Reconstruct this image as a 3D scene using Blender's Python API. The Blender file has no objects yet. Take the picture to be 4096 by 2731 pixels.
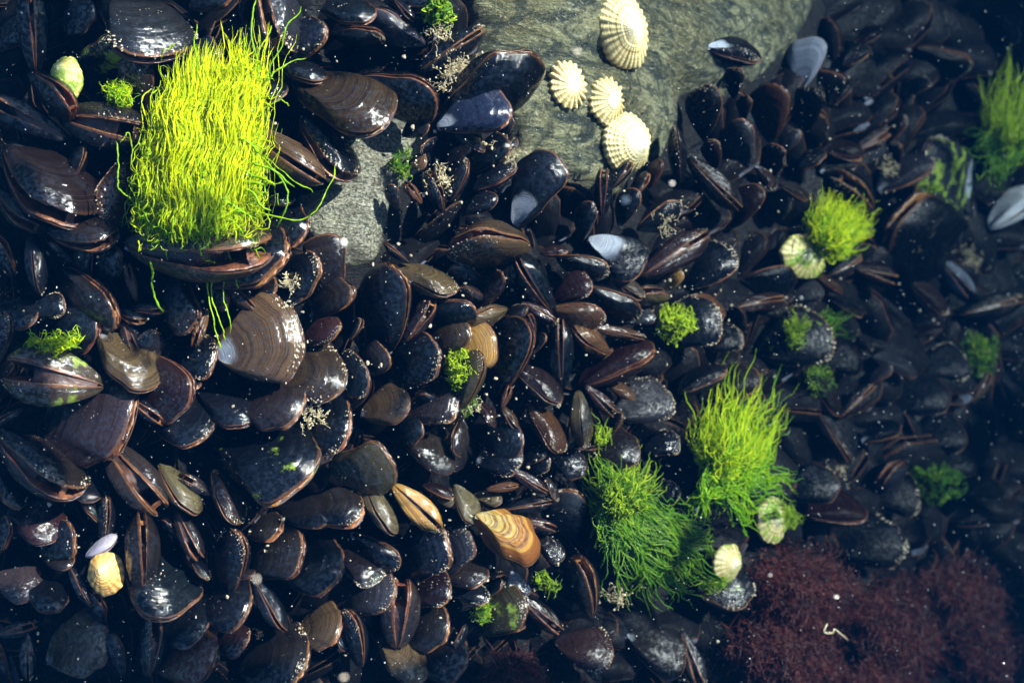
import bpy, math, random
import numpy as np
from mathutils import Vector, Matrix, noise
R = math.radians
rng = random.Random(7)

# ------------------------------------------------------------------ camera, world, sun
scene = bpy.context.scene
col = scene.collection
CAM_Z = 0.64
LENS = 35.0
PW, PH = 4096.0, 2731.0
SW = 36.0 / LENS
cam_data = bpy.data.cameras.new('camera')
cam_data.lens = LENS
cam_data.sensor_width = 36.0
cam_data.clip_start = 0.01
cam_data.clip_end = 60.0
cam_data.dof.use_dof = True
cam_data.dof.focus_distance = 0.63
cam_data.dof.aperture_fstop = 6.3
cam = bpy.data.objects.new('camera', cam_data)
cam.location = (0, 0, CAM_Z)
col.objects.link(cam)
scene.camera = cam
CAM = Vector((0, 0, CAM_Z))

SUN_AZ, SUN_EL = 34.0, 37.0          # azimuth measured from +X towards +Y
world = bpy.data.worlds.new('World')
scene.world = world
world.use_nodes = True
wn = world.node_tree
bg = wn.nodes['Background']
sky = wn.nodes.new('ShaderNodeTexSky')
sky.sky_type = 'NISHITA'
sky.sun_disc = False
sky.sun_elevation = R(SUN_EL)
sky.sun_rotation = R(90 - SUN_AZ)
wn.links.new(sky.outputs[0], bg.inputs[0])
bg.inputs[1].default_value = 0.05
sun = bpy.data.lights.new('sun', 'SUN')
sun.energy = 5.0
sun.angle = R(0.5)
sun.color = (1.0, 0.80, 0.66)
sun_o = bpy.data.objects.new('sun', sun)
sd = Vector((math.cos(R(SUN_EL)) * math.cos(R(SUN_AZ)), math.cos(R(SUN_EL)) * math.sin(R(SUN_AZ)), math.sin(R(SUN_EL))))
sun_o.rotation_euler = sd.to_track_quat('Z', 'Y').to_euler()
sun_o.location = sd * 3
col.objects.link(sun_o)
scene.view_settings.view_transform = 'Standard'
scene.view_settings.look = 'None'
scene.view_settings.exposure = 3.45
scene.view_settings.gamma = 1.0
scene.cycles.max_bounces = 6
scene.cycles.volume_bounces = 1
scene.cycles.sample_clamp_indirect = 4.0

# ------------------------------------------------------------------ terrain functions
FS = 4096.0 / 2352.0
def poly(pts): return np.array(pts, float) * FS
ROCKS = [poly([(1040, -280), (1065, 20), (1110, 70), (1075, 150), (1020, 210), (1080, 260), (1150, 250), (1175, 300), (1165, 400), (1235, 395), (1290, 400), (1400, 450), (1445, 400),
               (1515, 350), (1555, 290), (1575, 200), (1640, 215), (1700, 190), (1750, 165), (1840, 95), (1880, -60), (1900, -280)]),
         poly([(760, 285), (900, 255), (985, 275), (985, 355), (930, 405), (900, 445), (890, 510), (850, 590), (750, 600), (655, 515), (680, 440), (790, 400)])]
def inside(pg, x, y):
    n = len(pg); c = False; j = n - 1
    for i in range(n):
        if (pg[i][1] > y) != (pg[j][1] > y) and x < (pg[j][0] - pg[i][0]) * (y - pg[i][1]) / (pg[j][1] - pg[i][1]) + pg[i][0]:
            c = not c
        j = i
    return c
def edge_dist(pg, x, y):
    best = 1e9; n = len(pg)
    for i in range(n):
        ax, ay = pg[i]; bx, by = pg[(i + 1) % n]
        dx, dy = bx - ax, by - ay
        t = max(0, min(1, ((x - ax) * dx + (y - ay) * dy) / (dx * dx + dy * dy)))
        best = min(best, math.hypot(ax + t * dx - x, ay + t * dy - y))
    return best
def rock_mask_px(px, py):
    m = -1e9
    for pg in ROCKS:
        d = edge_dist(pg, px, py)
        m = max(m, d if inside(pg, px, py) else -d)
    return m
def base_z(x, y):
    d = 0.09 * math.log1p(math.exp(min(40, (x - 0.0) / 0.09))) * 1.3
    z = -1.1 * (1 - math.exp(-d / 1.1))
    z += 0.012 * math.sin(5.1 * x + 3.3 * y + 0.4) + 0.009 * math.sin(9 * y - 4 * x)
    return z
def at(px, py, h=0.0):
    dx = (px / PW - 0.5) * SW
    dy = (0.5 * PH / PW - py / PW) * SW
    z = 0.0
    for _ in range(16):
        z = base_z(dx * (CAM_Z - z), dy * (CAM_Z - z)) + h
    return Vector((dx * (CAM_Z - z), dy * (CAM_Z - z), z))
def to_px(p):
    d = CAM_Z - p[2]
    return ((p[0] / d / SW + 0.5) * PW, (0.5 * PH / PW - p[1] / d / SW) * PW)

# ------------------------------------------------------------------ helpers
def mesh_obj(name, verts, faces, mat, parent=None, attr=None, smooth=True, mats=None, mat_idx=None):
    me = bpy.data.meshes.new(name)
    me.from_pydata([tuple(v) for v in verts], [], faces)
    me.materials.append(mat)
    for m in (mats or []): me.materials.append(m)
    if mat_idx is not None: me.polygons.foreach_set('material_index', mat_idx)
    if smooth: me.polygons.foreach_set('use_smooth', [True] * len(me.polygons))
    if attr:
        for an, data in attr.items():
            a = me.attributes.new(an, 'FLOAT_VECTOR', 'POINT')
            a.data.foreach_set('vector', np.asarray(data, np.float32).ravel())
    me.update()
    o = bpy.data.objects.new(name, me)
    col.objects.link(o)
    if parent: o.parent = parent
    return o
def empty(name, label, cat, group=None):
    o = bpy.data.objects.new(name, None)
    o.empty_display_size = 0.01
    col.objects.link(o)
    tag(o, label, cat, group)
    return o
def tag(o, label, cat, group=None, kind=None):
    o['label'] = label; o['category'] = cat
    if group: o['group'] = group
    if kind: o['kind'] = kind

class NT:
    def __init__(s, name):
        s.m = bpy.data.materials.new(name); s.m.use_nodes = True
        s.t = s.m.node_tree; s.n = s.t.nodes
        s.b = s.n['Principled BSDF']; s.out = s.n['Material Output']
    def new(s, typ, **kw):
        nd = s.n.new(typ)
        for k, v in kw.items(): setattr(nd, k, v)
        return nd
    def link(s, a, b): s.t.links.new(a, b)
    def setin(s, sock, v):
        if hasattr(v, 'is_output') or isinstance(v, bpy.types.NodeSocket): s.link(v, sock)
        else: sock.default_value = v
    def math(s, op, a, b=None, c=None, clamp=False):
        nd = s.new('ShaderNodeMath', operation=op, use_clamp=clamp)
        for i, v in enumerate((a, b, c)):
            if v is not None: s.setin(nd.inputs[i], v)
        return nd.outputs[0]
    def mix(s, f, a, b, blend='MIX'):
        nd = s.new('ShaderNodeMix', data_type='RGBA', blend_type=blend)
        s.setin(nd.inputs[0], f)
        for i, v in ((6, a), (7, b)):
            if isinstance(v, tuple): v = (*v[:3], 1.0)
            s.setin(nd.inputs[i], v)
        return nd.outputs[2]
    def ramp(s, f, stops):
        nd = s.new('ShaderNodeValToRGB')
        e = nd.color_ramp.elements
        while len(e) < len(stops): e.new(0.5)
        for el, (p, c) in zip(e, stops):
            el.position = p
            el.color = (c, c, c, 1) if not isinstance(c, tuple) else (*c, 1)
        s.setin(nd.inputs[0], f)
        return nd.outputs[0]
    def noise(s, vec, scale, detail=4, rough=0.55, dist=0.0, dim='3D'):
        nd = s.new('ShaderNodeTexNoise', noise_dimensions=dim)
        if dim != '1D': s.link(vec, nd.inputs['Vector'])
        else: s.link(vec, nd.inputs['W'])
        nd.inputs['Scale'].default_value = scale
        nd.inputs['Detail'].default_value = detail
        nd.inputs['Roughness'].default_value = rough
        nd.inputs['Distortion'].default_value = dist
        return nd.outputs['Fac']
    def step(s, v, lo, hi):
        nd = s.new('ShaderNodeMapRange', interpolation_type='SMOOTHSTEP')
        s.setin(nd.inputs[0], v); s.setin(nd.inputs[1], lo); s.setin(nd.inputs[2], hi)
        return nd.outputs[0]
    def attr(s, name, typ='GEOMETRY'):
        return s.new('ShaderNodeAttribute', attribute_name=name, attribute_type=typ)
    def bump(s, h, strength, dist, normal=None):
        nd = s.new('ShaderNodeBump')
        nd.inputs['Strength'].default_value = strength
        nd.inputs['Distance'].default_value = dist
        s.link(h, nd.inputs['Height'])
        if normal is not None: s.link(normal, nd.inputs['Normal'])
        return nd.outputs[0]

# ------------------------------------------------------------------ materials
def shell_material(gradient=False):
    N = NT('mussel_shell' if not gradient else 'orange_shell')
    a = N.attr('st')
    sep = N.new('ShaderNodeSeparateXYZ'); N.link(a.outputs['Vector'], sep.inputs[0])
    S, T = sep.outputs[0], sep.outputs[1]
    info = N.new('ShaderNodeObjectInfo')
    rnd = info.outputs['Random']; tint = info.outputs['Color']
    er = N.attr('erosion', 'OBJECT').outputs['Fac']
    al = N.attr('algae', 'OBJECT').outputs['Fac']
    bd = N.attr('banding', 'OBJECT').outputs['Fac']
    gl = N.attr('gloss', 'OBJECT').outputs['Fac']
    tc = N.new('ShaderNodeTexCoord')
    geo = N.new('ShaderNodeNewGeometry')
    seed = N.math('MULTIPLY', rnd, 37.0) if not gradient else N.math('ADD', 4.3, 0.0)
    # ring coordinate with a little wobble along t
    wob = N.noise(tc.outputs['Object'], 6.0, 4)
    sw = N.math('ADD', S, N.math('MULTIPLY', N.math('SUBTRACT', wob, 0.5), 0.012 if gradient else 0.05))
    ringw = N.math('ADD', N.math('MULTIPLY', sw, 1.0), seed)
    broad = N.noise(ringw, 11.0, 2, 0.5, dim='1D')
    fine = N.noise(ringw, 75.0, 4, 0.75, dim='1D')
    tw = N.math('ADD', N.math('MULTIPLY', T, 1.0), seed)
    ray = N.noise(tw, 26.0, 3, 0.6, dim='1D')
    patch = N.noise(geo.outputs['Position'], 45.0, 4, 0.6)
    bandf = N.math('ADD', N.math('MULTIPLY', N.step(broad, 0.25, 0.75), 0.45), N.math('MULTIPLY', N.step(fine, 0.38, 0.62), 0.55))
    dark = N.mix(1.0, tint, (0.28, 0.24, 0.26), 'MULTIPLY')
    mid = N.mix(1.0, tint, (0.62, 0.60, 0.62), 'MULTIPLY')
    base = N.mix(N.math('MULTIPLY', bandf, bd, clamp=True), mid, tint)
    base = N.mix(N.math('MULTIPLY', N.step(N.math('SUBTRACT', 1.0, bandf), 0.35, 0.9), bd, clamp=True), base, dark)
    base = N.mix(N.math('MULTIPLY', N.step(ray, 0.45, 0.75), 0.28), base, dark)
    base = N.mix(N.math('MULTIPLY', N.step(patch, 0.55, 0.75), 0.45), base, (0.012, 0.014, 0.02))
    # fine pale growth scratches
    base = N.mix(N.math('MULTIPLY', N.step(fine, 0.60, 0.72), 0.75), base, N.mix(1.0, N.mix(1.0, tint, (0.9, 0.72, 0.55), 'MULTIPLY'), (0.008, 0.006, 0.004), 'ADD'))
    if gradient:
        gs = N.math('ADD', S, N.math('MULTIPLY', N.math('SUBTRACT', patch, 0.5), 0.12))
        base = N.ramp(gs, [(0.0, (0.25, 0.22, 0.11)), (0.3, (0.22, 0.165, 0.035)), (0.55, (0.20, 0.085, 0.010)), (0.75, (0.150, 0.050, 0.010)), (1.0, (0.097, 0.029, 0.007))])
        base = N.mix(N.math('MULTIPLY', N.step(N.noise(ringw, 17.0, 2, 0.6, dim='1D'), 0.47, 0.56), 0.85), base, (0.065, 0.026, 0.010))
        base = N.mix(N.math('MULTIPLY', N.step(fine, 0.5, 0.66), 0.5), base, (0.16, 0.09, 0.03))
        base = N.mix(N.math('MULTIPLY', N.step(N.math('SUBTRACT', 1.0, broad), 0.55, 0.68), 0.6), base, (0.30, 0.18, 0.035))
    # eroded beak: pale blue-grey
    en = N.math('ADD', S, N.math('MULTIPLY', N.math('SUBTRACT', N.noise(geo.outputs['Position'], 110.0, 3), 0.5), 0.22))
    ef = N.math('SUBTRACT', 1.0, N.step(en, N.math('SUBTRACT', er, 0.10), N.math('ADD', er, 0.08)))
    base = N.mix(N.math('MULTIPLY', ef, N.step(er, 0.01, 0.05)), base, N.mix(N.step(fine, 0.4, 0.6), (0.11, 0.135, 0.19), N.mix(N.noise(geo.outputs['Position'], 240.0, 4), (0.20, 0.22, 0.27), (0.50, 0.52, 0.54))))
    # algal film
    an = N.math('ADD', N.noise(geo.outputs['Position'], 70.0, 5, 0.65), N.math('MULTIPLY', N.math('SUBTRACT', al, 0.5), 0.5))
    base = N.mix(N.math('MULTIPLY', N.step(an, 0.5, 0.62), N.step(al, 0.02, 0.3)), base, N.mix(N.noise(geo.outputs['Position'], 500.0, 2), (0.03, 0.07, 0.008), (0.20, 0.26, 0.03)))
    # rusty rim of the periostracum
    rw = N.math('ADD', S, N.math('MULTIPLY', N.math('SUBTRACT', N.noise(tw, 40.0, 3, 0.7, dim='1D'), 0.5), 0.03))
    rimc = N.mix(N.noise(geo.outputs['Position'], 60.0, 2), (0.030, 0.014, 0.010), (0.20, 0.088, 0.036))
    base = N.mix(N.math('MULTIPLY', N.step(rw, 0.978, 0.994), N.math('ADD', 0.15, N.math('MULTIPLY', rnd, 0.75))), base, rimc)
    # silt specks lying on the shell
    vor = N.new('ShaderNodeTexVoronoi'); vor.inputs['Scale'].default_value = 430.0
    N.link(geo.outputs['Position'], vor.inputs['Vector'])
    spn = N.noise(geo.outputs['Position'], 38.0, 3, 0.6)
    thr = N.math('MULTIPLY', N.step(spn, 0.52, 0.74), 0.20)
    spk = N.math('LESS_THAN', vor.outputs['Distance'], thr)
    base = N.mix(N.math('MULTIPLY', spk, 0.85), base, (0.42, 0.37, 0.27))
    N.link(base, N.b.inputs['Base Color'])
    rough = N.math('ADD', N.math('MULTIPLY', patch, 0.10), N.math('SUBTRACT', 0.34, N.math('MULTIPLY', gl, 0.30)))
    rough = N.math('ADD', rough, N.math('MULTIPLY', spk, 0.4), clamp=True)
    N.link(rough, N.b.inputs['Roughness'])
    N.link(N.math('MULTIPLY', N.math('ADD', 0.04, N.math('MULTIPLY', gl, 0.95)), N.math('ADD', 0.15, N.math('MULTIPLY', N.step(N.noise(geo.outputs['Position'], 330.0, 4, 0.7), 0.44, 0.58), 0.85))), N.b.inputs['Specular IOR Level'])
    h = N.math('ADD', N.math('MULTIPLY', fine, 0.9), N.math('MULTIPLY', N.noise(ringw, 170.0, 2, 0.6, dim='1D'), 0.5))
    h = N.math('ADD', h, N.math('MULTIPLY', N.noise(geo.outputs['Position'], 170.0, 5, 0.7), 1.3))
    h = N.math('ADD', h, N.math('MULTIPLY', spk, 0.8))
    N.link(N.bump(h, 0.34, 0.0009), N.b.inputs['Normal'])
    return N.m
def simple(name, c1, c2, scale, rough=0.6, bump=0.3, dist=0.001, trans=0.0, sss=0.0, objtint=False, spec=0.5):
    N = NT(name)
    geo = N.new('ShaderNodeNewGeometry')
    f = N.noise(geo.outputs['Position'], scale, 4, 0.6)
    c = N.mix(N.step(f, 0.35, 0.65), c1, c2)
    if objtint:
        info = N.new('ShaderNodeObjectInfo')
        c = N.mix(1.0, c, info.outputs['Color'], 'MULTIPLY')
    N.link(c, N.b.inputs['Base Color'])
    N.b.inputs['Roughness'].default_value = rough
    N.b.inputs['Specular IOR Level'].default_value = spec
    N.link(N.bump(N.noise(geo.outputs['Position'], scale * 4, 3), bump, dist), N.b.inputs['Normal'])
    if trans:
        tr = N.new('ShaderNodeBsdfTranslucent'); N.link(c, tr.inputs[0])
        mx = N.new('ShaderNodeMixShader'); mx.inputs[0].default_value = trans
        N.link(N.b.outputs[0], mx.inputs[1]); N.link(tr.outputs[0], mx.inputs[2])
        N.link(mx.outputs[0], N.out.inputs[0])
    return N.m
def algae_material(name, yellow, green, trans=0.4):
    N = NT(name)
    a = N.attr('tint')
    sep = N.new('ShaderNodeSeparateXYZ'); N.link(a.outputs['Vector'], sep.inputs[0])
    geo = N.new('ShaderNodeNewGeometry')
    f = N.math('ADD', sep.outputs[0], N.math('MULTIPLY', N.math('SUBTRACT', N.noise(geo.outputs['Position'], 350.0, 3), 0.5), 0.5), clamp=True)
    c = N.mix(f, green, yellow)
    N.link(c, N.b.inputs['Base Color'])
    N.b.inputs['Roughness'].default_value = 0.4
    N.b.inputs['Specular IOR Level'].default_value = 0.25
    N.link(N.bump(N.noise(geo.outputs['Position'], 900.0, 2), 0.5, 0.0006), N.b.inputs['Normal'])
    tr = N.new('ShaderNodeBsdfTranslucent'); N.link(c, tr.inputs[0])
    mx = N.new('ShaderNodeMixShader'); mx.inputs[0].default_value = trans
    N.link(N.b.outputs[0], mx.inputs[1]); N.link(tr.outputs[0], mx.inputs[2])
    N.link(mx.outputs[0], N.out.inputs[0])
    return N.m
def rock_material():
    N = NT('rock_ground')
    geo = N.new('ShaderNodeNewGeometry'); P = geo.outputs['Position']
    mask = N.attr('mask'); sep = N.new('ShaderNodeSeparateXYZ'); N.link(mask.outputs['Vector'], sep.inputs[0])
    # foliated gneiss: stretch the noise along one direction
    mp = N.new('ShaderNodeMapping'); mp.inputs['Rotation'].default_value = (0, 0, R(8)); mp.inputs['Scale'].default_value = (0.38, 1.3, 1.0)
    N.link(P, mp.inputs['Vector'])
    F = mp.outputs[0]
    n1 = N.noise(F, 55, 6, 0.68, 0.8)
    n2 = N.noise(F, 260, 5, 0.7, 0.4)
    n3 = N.noise(P, 620, 4, 0.7)
    n4 = N.noise(P, 14, 4, 0.6)
    c = N.mix(N.step(n1, 0.40, 0.60), (0.024, 0.036, 0.028), (0.29, 0.28, 0.145))
    c = N.mix(N.math('MULTIPLY', N.step(n4, 0.42, 0.58), 0.8), c, N.mix(N.step(n2, 0.4, 0.6), (0.055, 0.060, 0.022), (0.19, 0.165, 0.065)))
    c = N.mix(N.math('MULTIPLY', N.step(n2, 0.56, 0.68), 0.85), c, (0.48, 0.47, 0.33))
    c = N.mix(N.math('MULTIPLY', N.step(n3, 0.52, 0.62), 0.75), c, (0.025, 0.034, 0.03))
    c = N.mix(N.math('MULTIPLY', N.step(N.noise(P, 900, 2), 0.64, 0.7), 0.6), c, (0.5, 0.5, 0.45))
    crack = N.math('ABSOLUTE', N.math('SUBTRACT', N.noise(F, 20, 7, 0.62, 1.0), 0.5))
    c = N.mix(N.math('MULTIPLY', N.math('SUBTRACT', 1.0, N.step(crack, 0.004, 0.03)), 0.8), c, (0.022, 0.030, 0.022))
    # brighter granular patch of bare rock
    gran = sep.outputs[1]
    gc = N.mix(N.step(N.noise(P, 480, 5, 0.7), 0.4, 0.6), (0.10, 0.105, 0.075), (0.50, 0.48, 0.37))
    gc = N.mix(N.math('MULTIPLY', N.step(N.noise(P, 90, 4), 0.55, 0.7), 0.6), gc, (0.16, 0.10, 0.06))
    c = N.mix(N.math('MULTIPLY', gran, 0.8), c, gc)
    gap_shade_mud = N.mix(N.step(N.noise(P, 160, 5, 0.7), 0.4, 0.65), (0.004, 0.004, 0.005), (0.014, 0.012, 0.010))  # dark byssal mud, painted near black to keep the gaps in shade
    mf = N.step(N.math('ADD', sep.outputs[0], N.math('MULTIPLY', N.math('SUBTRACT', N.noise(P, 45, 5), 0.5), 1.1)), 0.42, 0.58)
    c = N.mix(mf, gap_shade_mud, c)
    N.link(c, N.b.inputs['Base Color'])
    N.b.inputs['Roughness'].default_value = 0.75
    N.b.inputs['Specular IOR Level'].default_value = 0.3
    h = N.math('ADD', N.math('MULTIPLY', n1, 1.3), N.math('ADD', N.math('MULTIPLY', n2, 0.7), N.math('MULTIPLY', n3, 0.35)))
    N.link(N.bump(h, 1.0, 0.016), N.b.inputs['Normal'])
    return N.m
def limpet_material():
    N = NT('limpet_shell')
    a = N.attr('st'); sep = N.new('ShaderNodeSeparateXYZ'); N.link(a.outputs['Vector'], sep.inputs[0])
    S, RIB = sep.outputs[0], sep.outputs[1]
    info = N.new('ShaderNodeObjectInfo'); tint = info.outputs['Color']
    geo = N.new('ShaderNodeNewGeometry'); P = geo.outputs['Position']
    al = N.attr('algae', 'OBJECT').outputs['Fac']
    seed = N.math('MULTIPLY', info.outputs['Random'], 19.0)
    rings = N.noise(N.math('ADD', N.math('ADD', S, N.math('MULTIPLY', N.noise(P, 80, 2), 0.08)), seed), 13.0, 2, 0.6, dim='1D')
    blot = N.noise(P, 180, 4, 0.65)
    c = N.mix(N.step(rings, 0.38, 0.62), (0.60, 0.48, 0.24), (0.85, 0.77, 0.50))
    c = N.mix(N.math('MULTIPLY', N.math('SUBTRACT', 1.0, RIB), N.math('MULTIPLY', N.step(S, 0.3, 0.95), 0.75)), c, (0.16, 0.11, 0.05))
    c = N.mix(N.math('SUBTRACT', 1.0, N.step(N.math('ADD', S, N.math('MULTIPLY', N.math('SUBTRACT', blot, 0.3), 0.7)), 0.22, 0.62)), c, (0.82, 0.79, 0.70))
    c = N.mix(N.math('MULTIPLY', N.step(blot, 0.55, 0.7), 0.4), c, (0.85, 0.80, 0.66))
    c = N.mix(1.0, c, tint, 'MULTIPLY')
    an = N.math('ADD', N.noise(P, 90.0, 5, 0.65), N.math('MULTIPLY', N.math('SUBTRACT', al, 0.5), 0.5))
    c = N.mix(N.math('MULTIPLY', N.step(an, 0.5, 0.6), N.step(al, 0.02, 0.3)), c, N.mix(N.noise(P, 500.0, 2), (0.05, 0.10, 0.01), (0.25, 0.34, 0.03)))
    N.link(c, N.b.inputs['Base Color'])
    N.b.inputs['Roughness'].default_value = 0.5
    h = N.math('ADD', rings, N.math('MULTIPLY', N.noise(P, 600, 3), 0.6))
    N.link(N.bump(h, 0.6, 0.0012), N.b.inputs['Normal'])
    return N.m

M_SHELL = shell_material()
M_SHELL2 = shell_material(True)
M_NACRE = simple('shell_inside', (0.05, 0.06, 0.09), (0.16, 0.18, 0.24), 60, 0.3, 0.1)
M_MANTLE = simple('mantle_tissue', (0.045, 0.019, 0.013), (0.23, 0.105, 0.035), 130, 0.38, 0.6, 0.0015, objtint=True)
M_BODY = simple('gape_shade_flesh', (0.010, 0.006, 0.005), (0.05, 0.02, 0.012), 90, 0.4, 0.4)  # flesh colour darkened to paint in the shade inside the gape
M_CRUST = simple('pale_crust', (0.14, 0.105, 0.065), (0.50, 0.43, 0.31), 300, 0.7, 0.5)
M_SNOW = simple('silt_flake', (0.5, 0.46, 0.38), (0.8, 0.78, 0.72), 300, 0.6, 0.2)
M_HYDRO = simple('hydroid_branch', (0.42, 0.33, 0.17), (0.72, 0.62, 0.40), 250, 0.6, 0.2, trans=0.25)
M_ALGA = algae_material('bright_alga', (0.74, 0.79, 0.006), (0.16, 0.40, 0.006), 0.5)
M_ALGA2 = algae_material('green_alga', (0.42, 0.55, 0.015), (0.05, 0.16, 0.010), 0.4)
M_RED = simple('red_alga', (0.034, 0.005, 0.005), (0.105, 0.018, 0.012), 60, 0.5, 0.3, trans=0.35)
M_ROCK = rock_material()
M_LIMPET = limpet_material()

# ------------------------------------------------------------------ seabed
def axis(lo, hi, step, far):
    a = list(np.arange(lo, hi + 1e-9, step)); s = step
    v = hi
    while v < far: s *= 1.35; v += s; a.append(min(v, far))
    v = lo; s = step
    while v > -far: s *= 1.35; v -= s; a.insert(0, max(v, -far))
    return a
def build_ground():
    xs, ys = axis(-0.44, 0.72, 0.0042, 2.6), axis(-0.42, 0.42, 0.0042, 2.6)
    V, A = [], []
    for y in ys:
        for x in xs:
            z = base_z(x, y)
            px, py = to_px((x, y, z))
            near = -500 < px < 4700 and -500 < py < 3200
            m = rock_mask_px(px, py) if near else -400
            f = max(0, min(1, (m + 60) / 120))
            gr = 1.0 if inside(ROCKS[1], px, py) else 0.0
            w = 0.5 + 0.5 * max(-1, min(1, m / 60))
            if near:
                d = 0.011 * noise.fractal(Vector((x * 9, y * 26, 3.1)), 0.9, 2.1, 5) + 0.0035 * noise.fractal(Vector((x * 60, y * 110, 1.7)), 0.8, 2.0, 4)
            else:
                d = 0.01 * noise.noise(Vector((x * 9, y * 9, 0)))
            z += d * (0.4 + 0.6 * f) - 0.028 * (1 - f)
            V.append((x, y, z)); A.append((w, gr, 0))
    nx, ny = len(xs), len(ys)
    F = [(j * nx + i, j * nx + i + 1, (j + 1) * nx + i + 1, (j + 1) * nx + i) for j in range(ny - 1) for i in range(nx - 1)]
    o = mesh_obj('rocky_seabed', V, F, M_ROCK, attr={'mask': A})
    tag(o, 'grey green rock of the seabed under the mussels', 'seabed', kind='structure')
build_ground()

def ledge(cx, cy, rx, ry, rz, seed, label):  # unseen ledges added past the right edge to shade the corners
    V, F = [], []
    nu, nv = 40, 24
    z0 = base_z(cx, cy)
    for j in range(nv + 1):
        for i in range(nu):
            a, b = 2 * math.pi * i / nu, math.pi * j / nv
            d = Vector((math.sin(b) * math.cos(a), math.sin(b) * math.sin(a), math.cos(b)))
            k = 1 + 0.22 * noise.fractal(d * 1.6 + Vector((seed, 0, 0)), 0.9, 2.0, 4)
            V.append((cx + d.x * rx * k, cy + d.y * ry * k, z0 + d.z * rz * k)); 
    for j in range(nv):
        for i in range(nu):
            F.append((j * nu + i, (j + 1) * nu + i, (j + 1) * nu + (i + 1) % nu, j * nu + (i + 1) % nu))
    o = mesh_obj('added_shade_ledge', V, F, M_ROCK, attr={'mask': [(0, 0, 0)] * len(V)})
    tag(o, label, 'rock', kind='structure')
ledge(1.06, 0.72, 0.22, 0.20, 0.66, 1, 'unseen rock ledge added to shade the deep end of the limpet rock')
ledge(1.08, -0.14, 0.22, 0.14, 0.80, 5, 'unseen rock ledge added to shade the corner by the red seaweed')

def shade_canopy():  # unseen fronds, added only for the shadows they cast on the bed
    """added fronds of weed, unseen above the camera; placed to darken corners and break the sunlight into patches"""
    strips = [([(-160, 1440), (60, 1500), (300, 1560), (620, 1610)], 0.075), ([(-120, 480), (-10, 640), (-60, 880), (10, 1120), (-60, 1330)], 0.040),
              ([(-120, 100), (60, 60), (230, -30), (420, -70)], 0.045), ([(-60, 400), (30, 300), (60, 160)], 0.022), ([(760, 1640), (1050, 1575), (1400, 1600), (1700, 1640)], 0.045),
              ([(2420, 900), (2260, 1010), (2250, 1180), (2330, 1400), (2300, 1600)], 0.085), ([(2000, 1010), (2120, 1180), (2060, 1300)], 0.022), ([(1960, 60), (2080, 160), (2090, 330), (2180, 500)], 0.030), ([(240, 640), (300, 760), (280, 900)], 0.012),
              ([(640, 1180), (730, 1290), (700, 1420)], 0.014), ([(1000, 640), (1130, 700), (1190, 830)], 0.012), ([(1330, 560), (1460, 640), (1480, 700)], 0.013), ([(860, 760), (900, 900), (870, 1020)], 0.011),
              ([(1560, 1230), (1480, 1330), (1560, 1420)], 0.030), ([(1230, 820), (1300, 960), (1260, 1090)], 0.014), ([(420, 1000), (470, 1110), (440, 1200)], 0.011), ([(680, 60), (760, 150), (740, 240)], 0.013), ([(1880, 640), (1960, 760), (1940, 880)], 0.022)]
    r = random.Random(77); V, F = [], []
    for P, w in strips:
        C = catmull(P, 40); n = len(C); b = len(V)
        ph = r.uniform(0, 50)
        for i, (x, y) in enumerate(C):
            p = at(x * FS, y * FS, 0.01)
            t = (0.672 - p.z) / sd.z
            c = p + sd * t
            d = C[min(i + 1, n - 1)] - C[max(i - 1, 0)]; d = d / np.linalg.norm(d)
            nrm = Vector((d[1], d[0], 0))
            u = i / (n - 1)
            k = w * 0.5 * (math.sin(math.pi * min(1, max(0.04, u))) ** 0.4)
            l, q = k * (1 + 0.55 * noise.noise(Vector((u * 7, ph, 0)))), k * (1 + 0.55 * noise.noise(Vector((u * 7, ph, 4))))
            z = 0.006 * math.sin(u * 17 + ph)
            for s_, zz in ((l, 0.001), (-q, 0.001), (-q, -0.001), (l, -0.001)):
                V.append((c.x + nrm.x * s_, c.y + nrm.y * s_, c.z + z + zz + 0.004 * noise.noise(Vector((u * 20, ph, s_ * 30)))))
        for i in range(n - 1):
            for e in range(4):
                a0, a1 = b + i * 4 + e, b + i * 4 + (e + 1) % 4
                F.append((a0, a1, a1 + 4, a0 + 4))
        F.append((b, b + 1, b + 2, b + 3)); e = b + (n - 1) * 4; F.append((e + 3, e + 2, e + 1, e))
    o = mesh_obj('added_shade_weed', V, F, simple('shade_frond', (0.05, 0.035, 0.012), (0.10, 0.07, 0.02), 40, 0.4, 0.3))
    tag(o, 'unseen brown weed fronds added overhead to cast shade', 'weed', kind='stuff')

# ------------------------------------------------------------------ mussel anatomy
def catmull(P, n):
    P = np.array(P, float); out = []
    Q = np.vstack([2 * P[0] - P[1], P, 2 * P[-1] - P[-2]])
    seg = len(P) - 1
    for k in range(n):
        u = k / (n - 1) * seg; i = min(int(u), seg - 1); t = u - i
        p0, p1, p2, p3 = Q[i], Q[i + 1], Q[i + 2], Q[i + 3]
        out.append(0.5 * (2 * p1 + (p2 - p0) * t + (2 * p0 - 5 * p1 + 4 * p2 - p3) * t * t + (3 * p1 - p0 - 3 * p2 + p3) * t ** 3))
    return np.array(out)
BASE_OUT = [(0.012, -0.018), (0.10, -0.066), (0.30, -0.115), (0.55, -0.135), (0.78, -0.115), (0.92, -0.05), (0.99, 0.06), (0.985, 0.17), (0.92, 0.275), (0.80, 0.355),
            (0.64, 0.385), (0.47, 0.35), (0.30, 0.265), (0.15, 0.155), (0.05, 0.07), (0.012, 0.025)]
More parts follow.
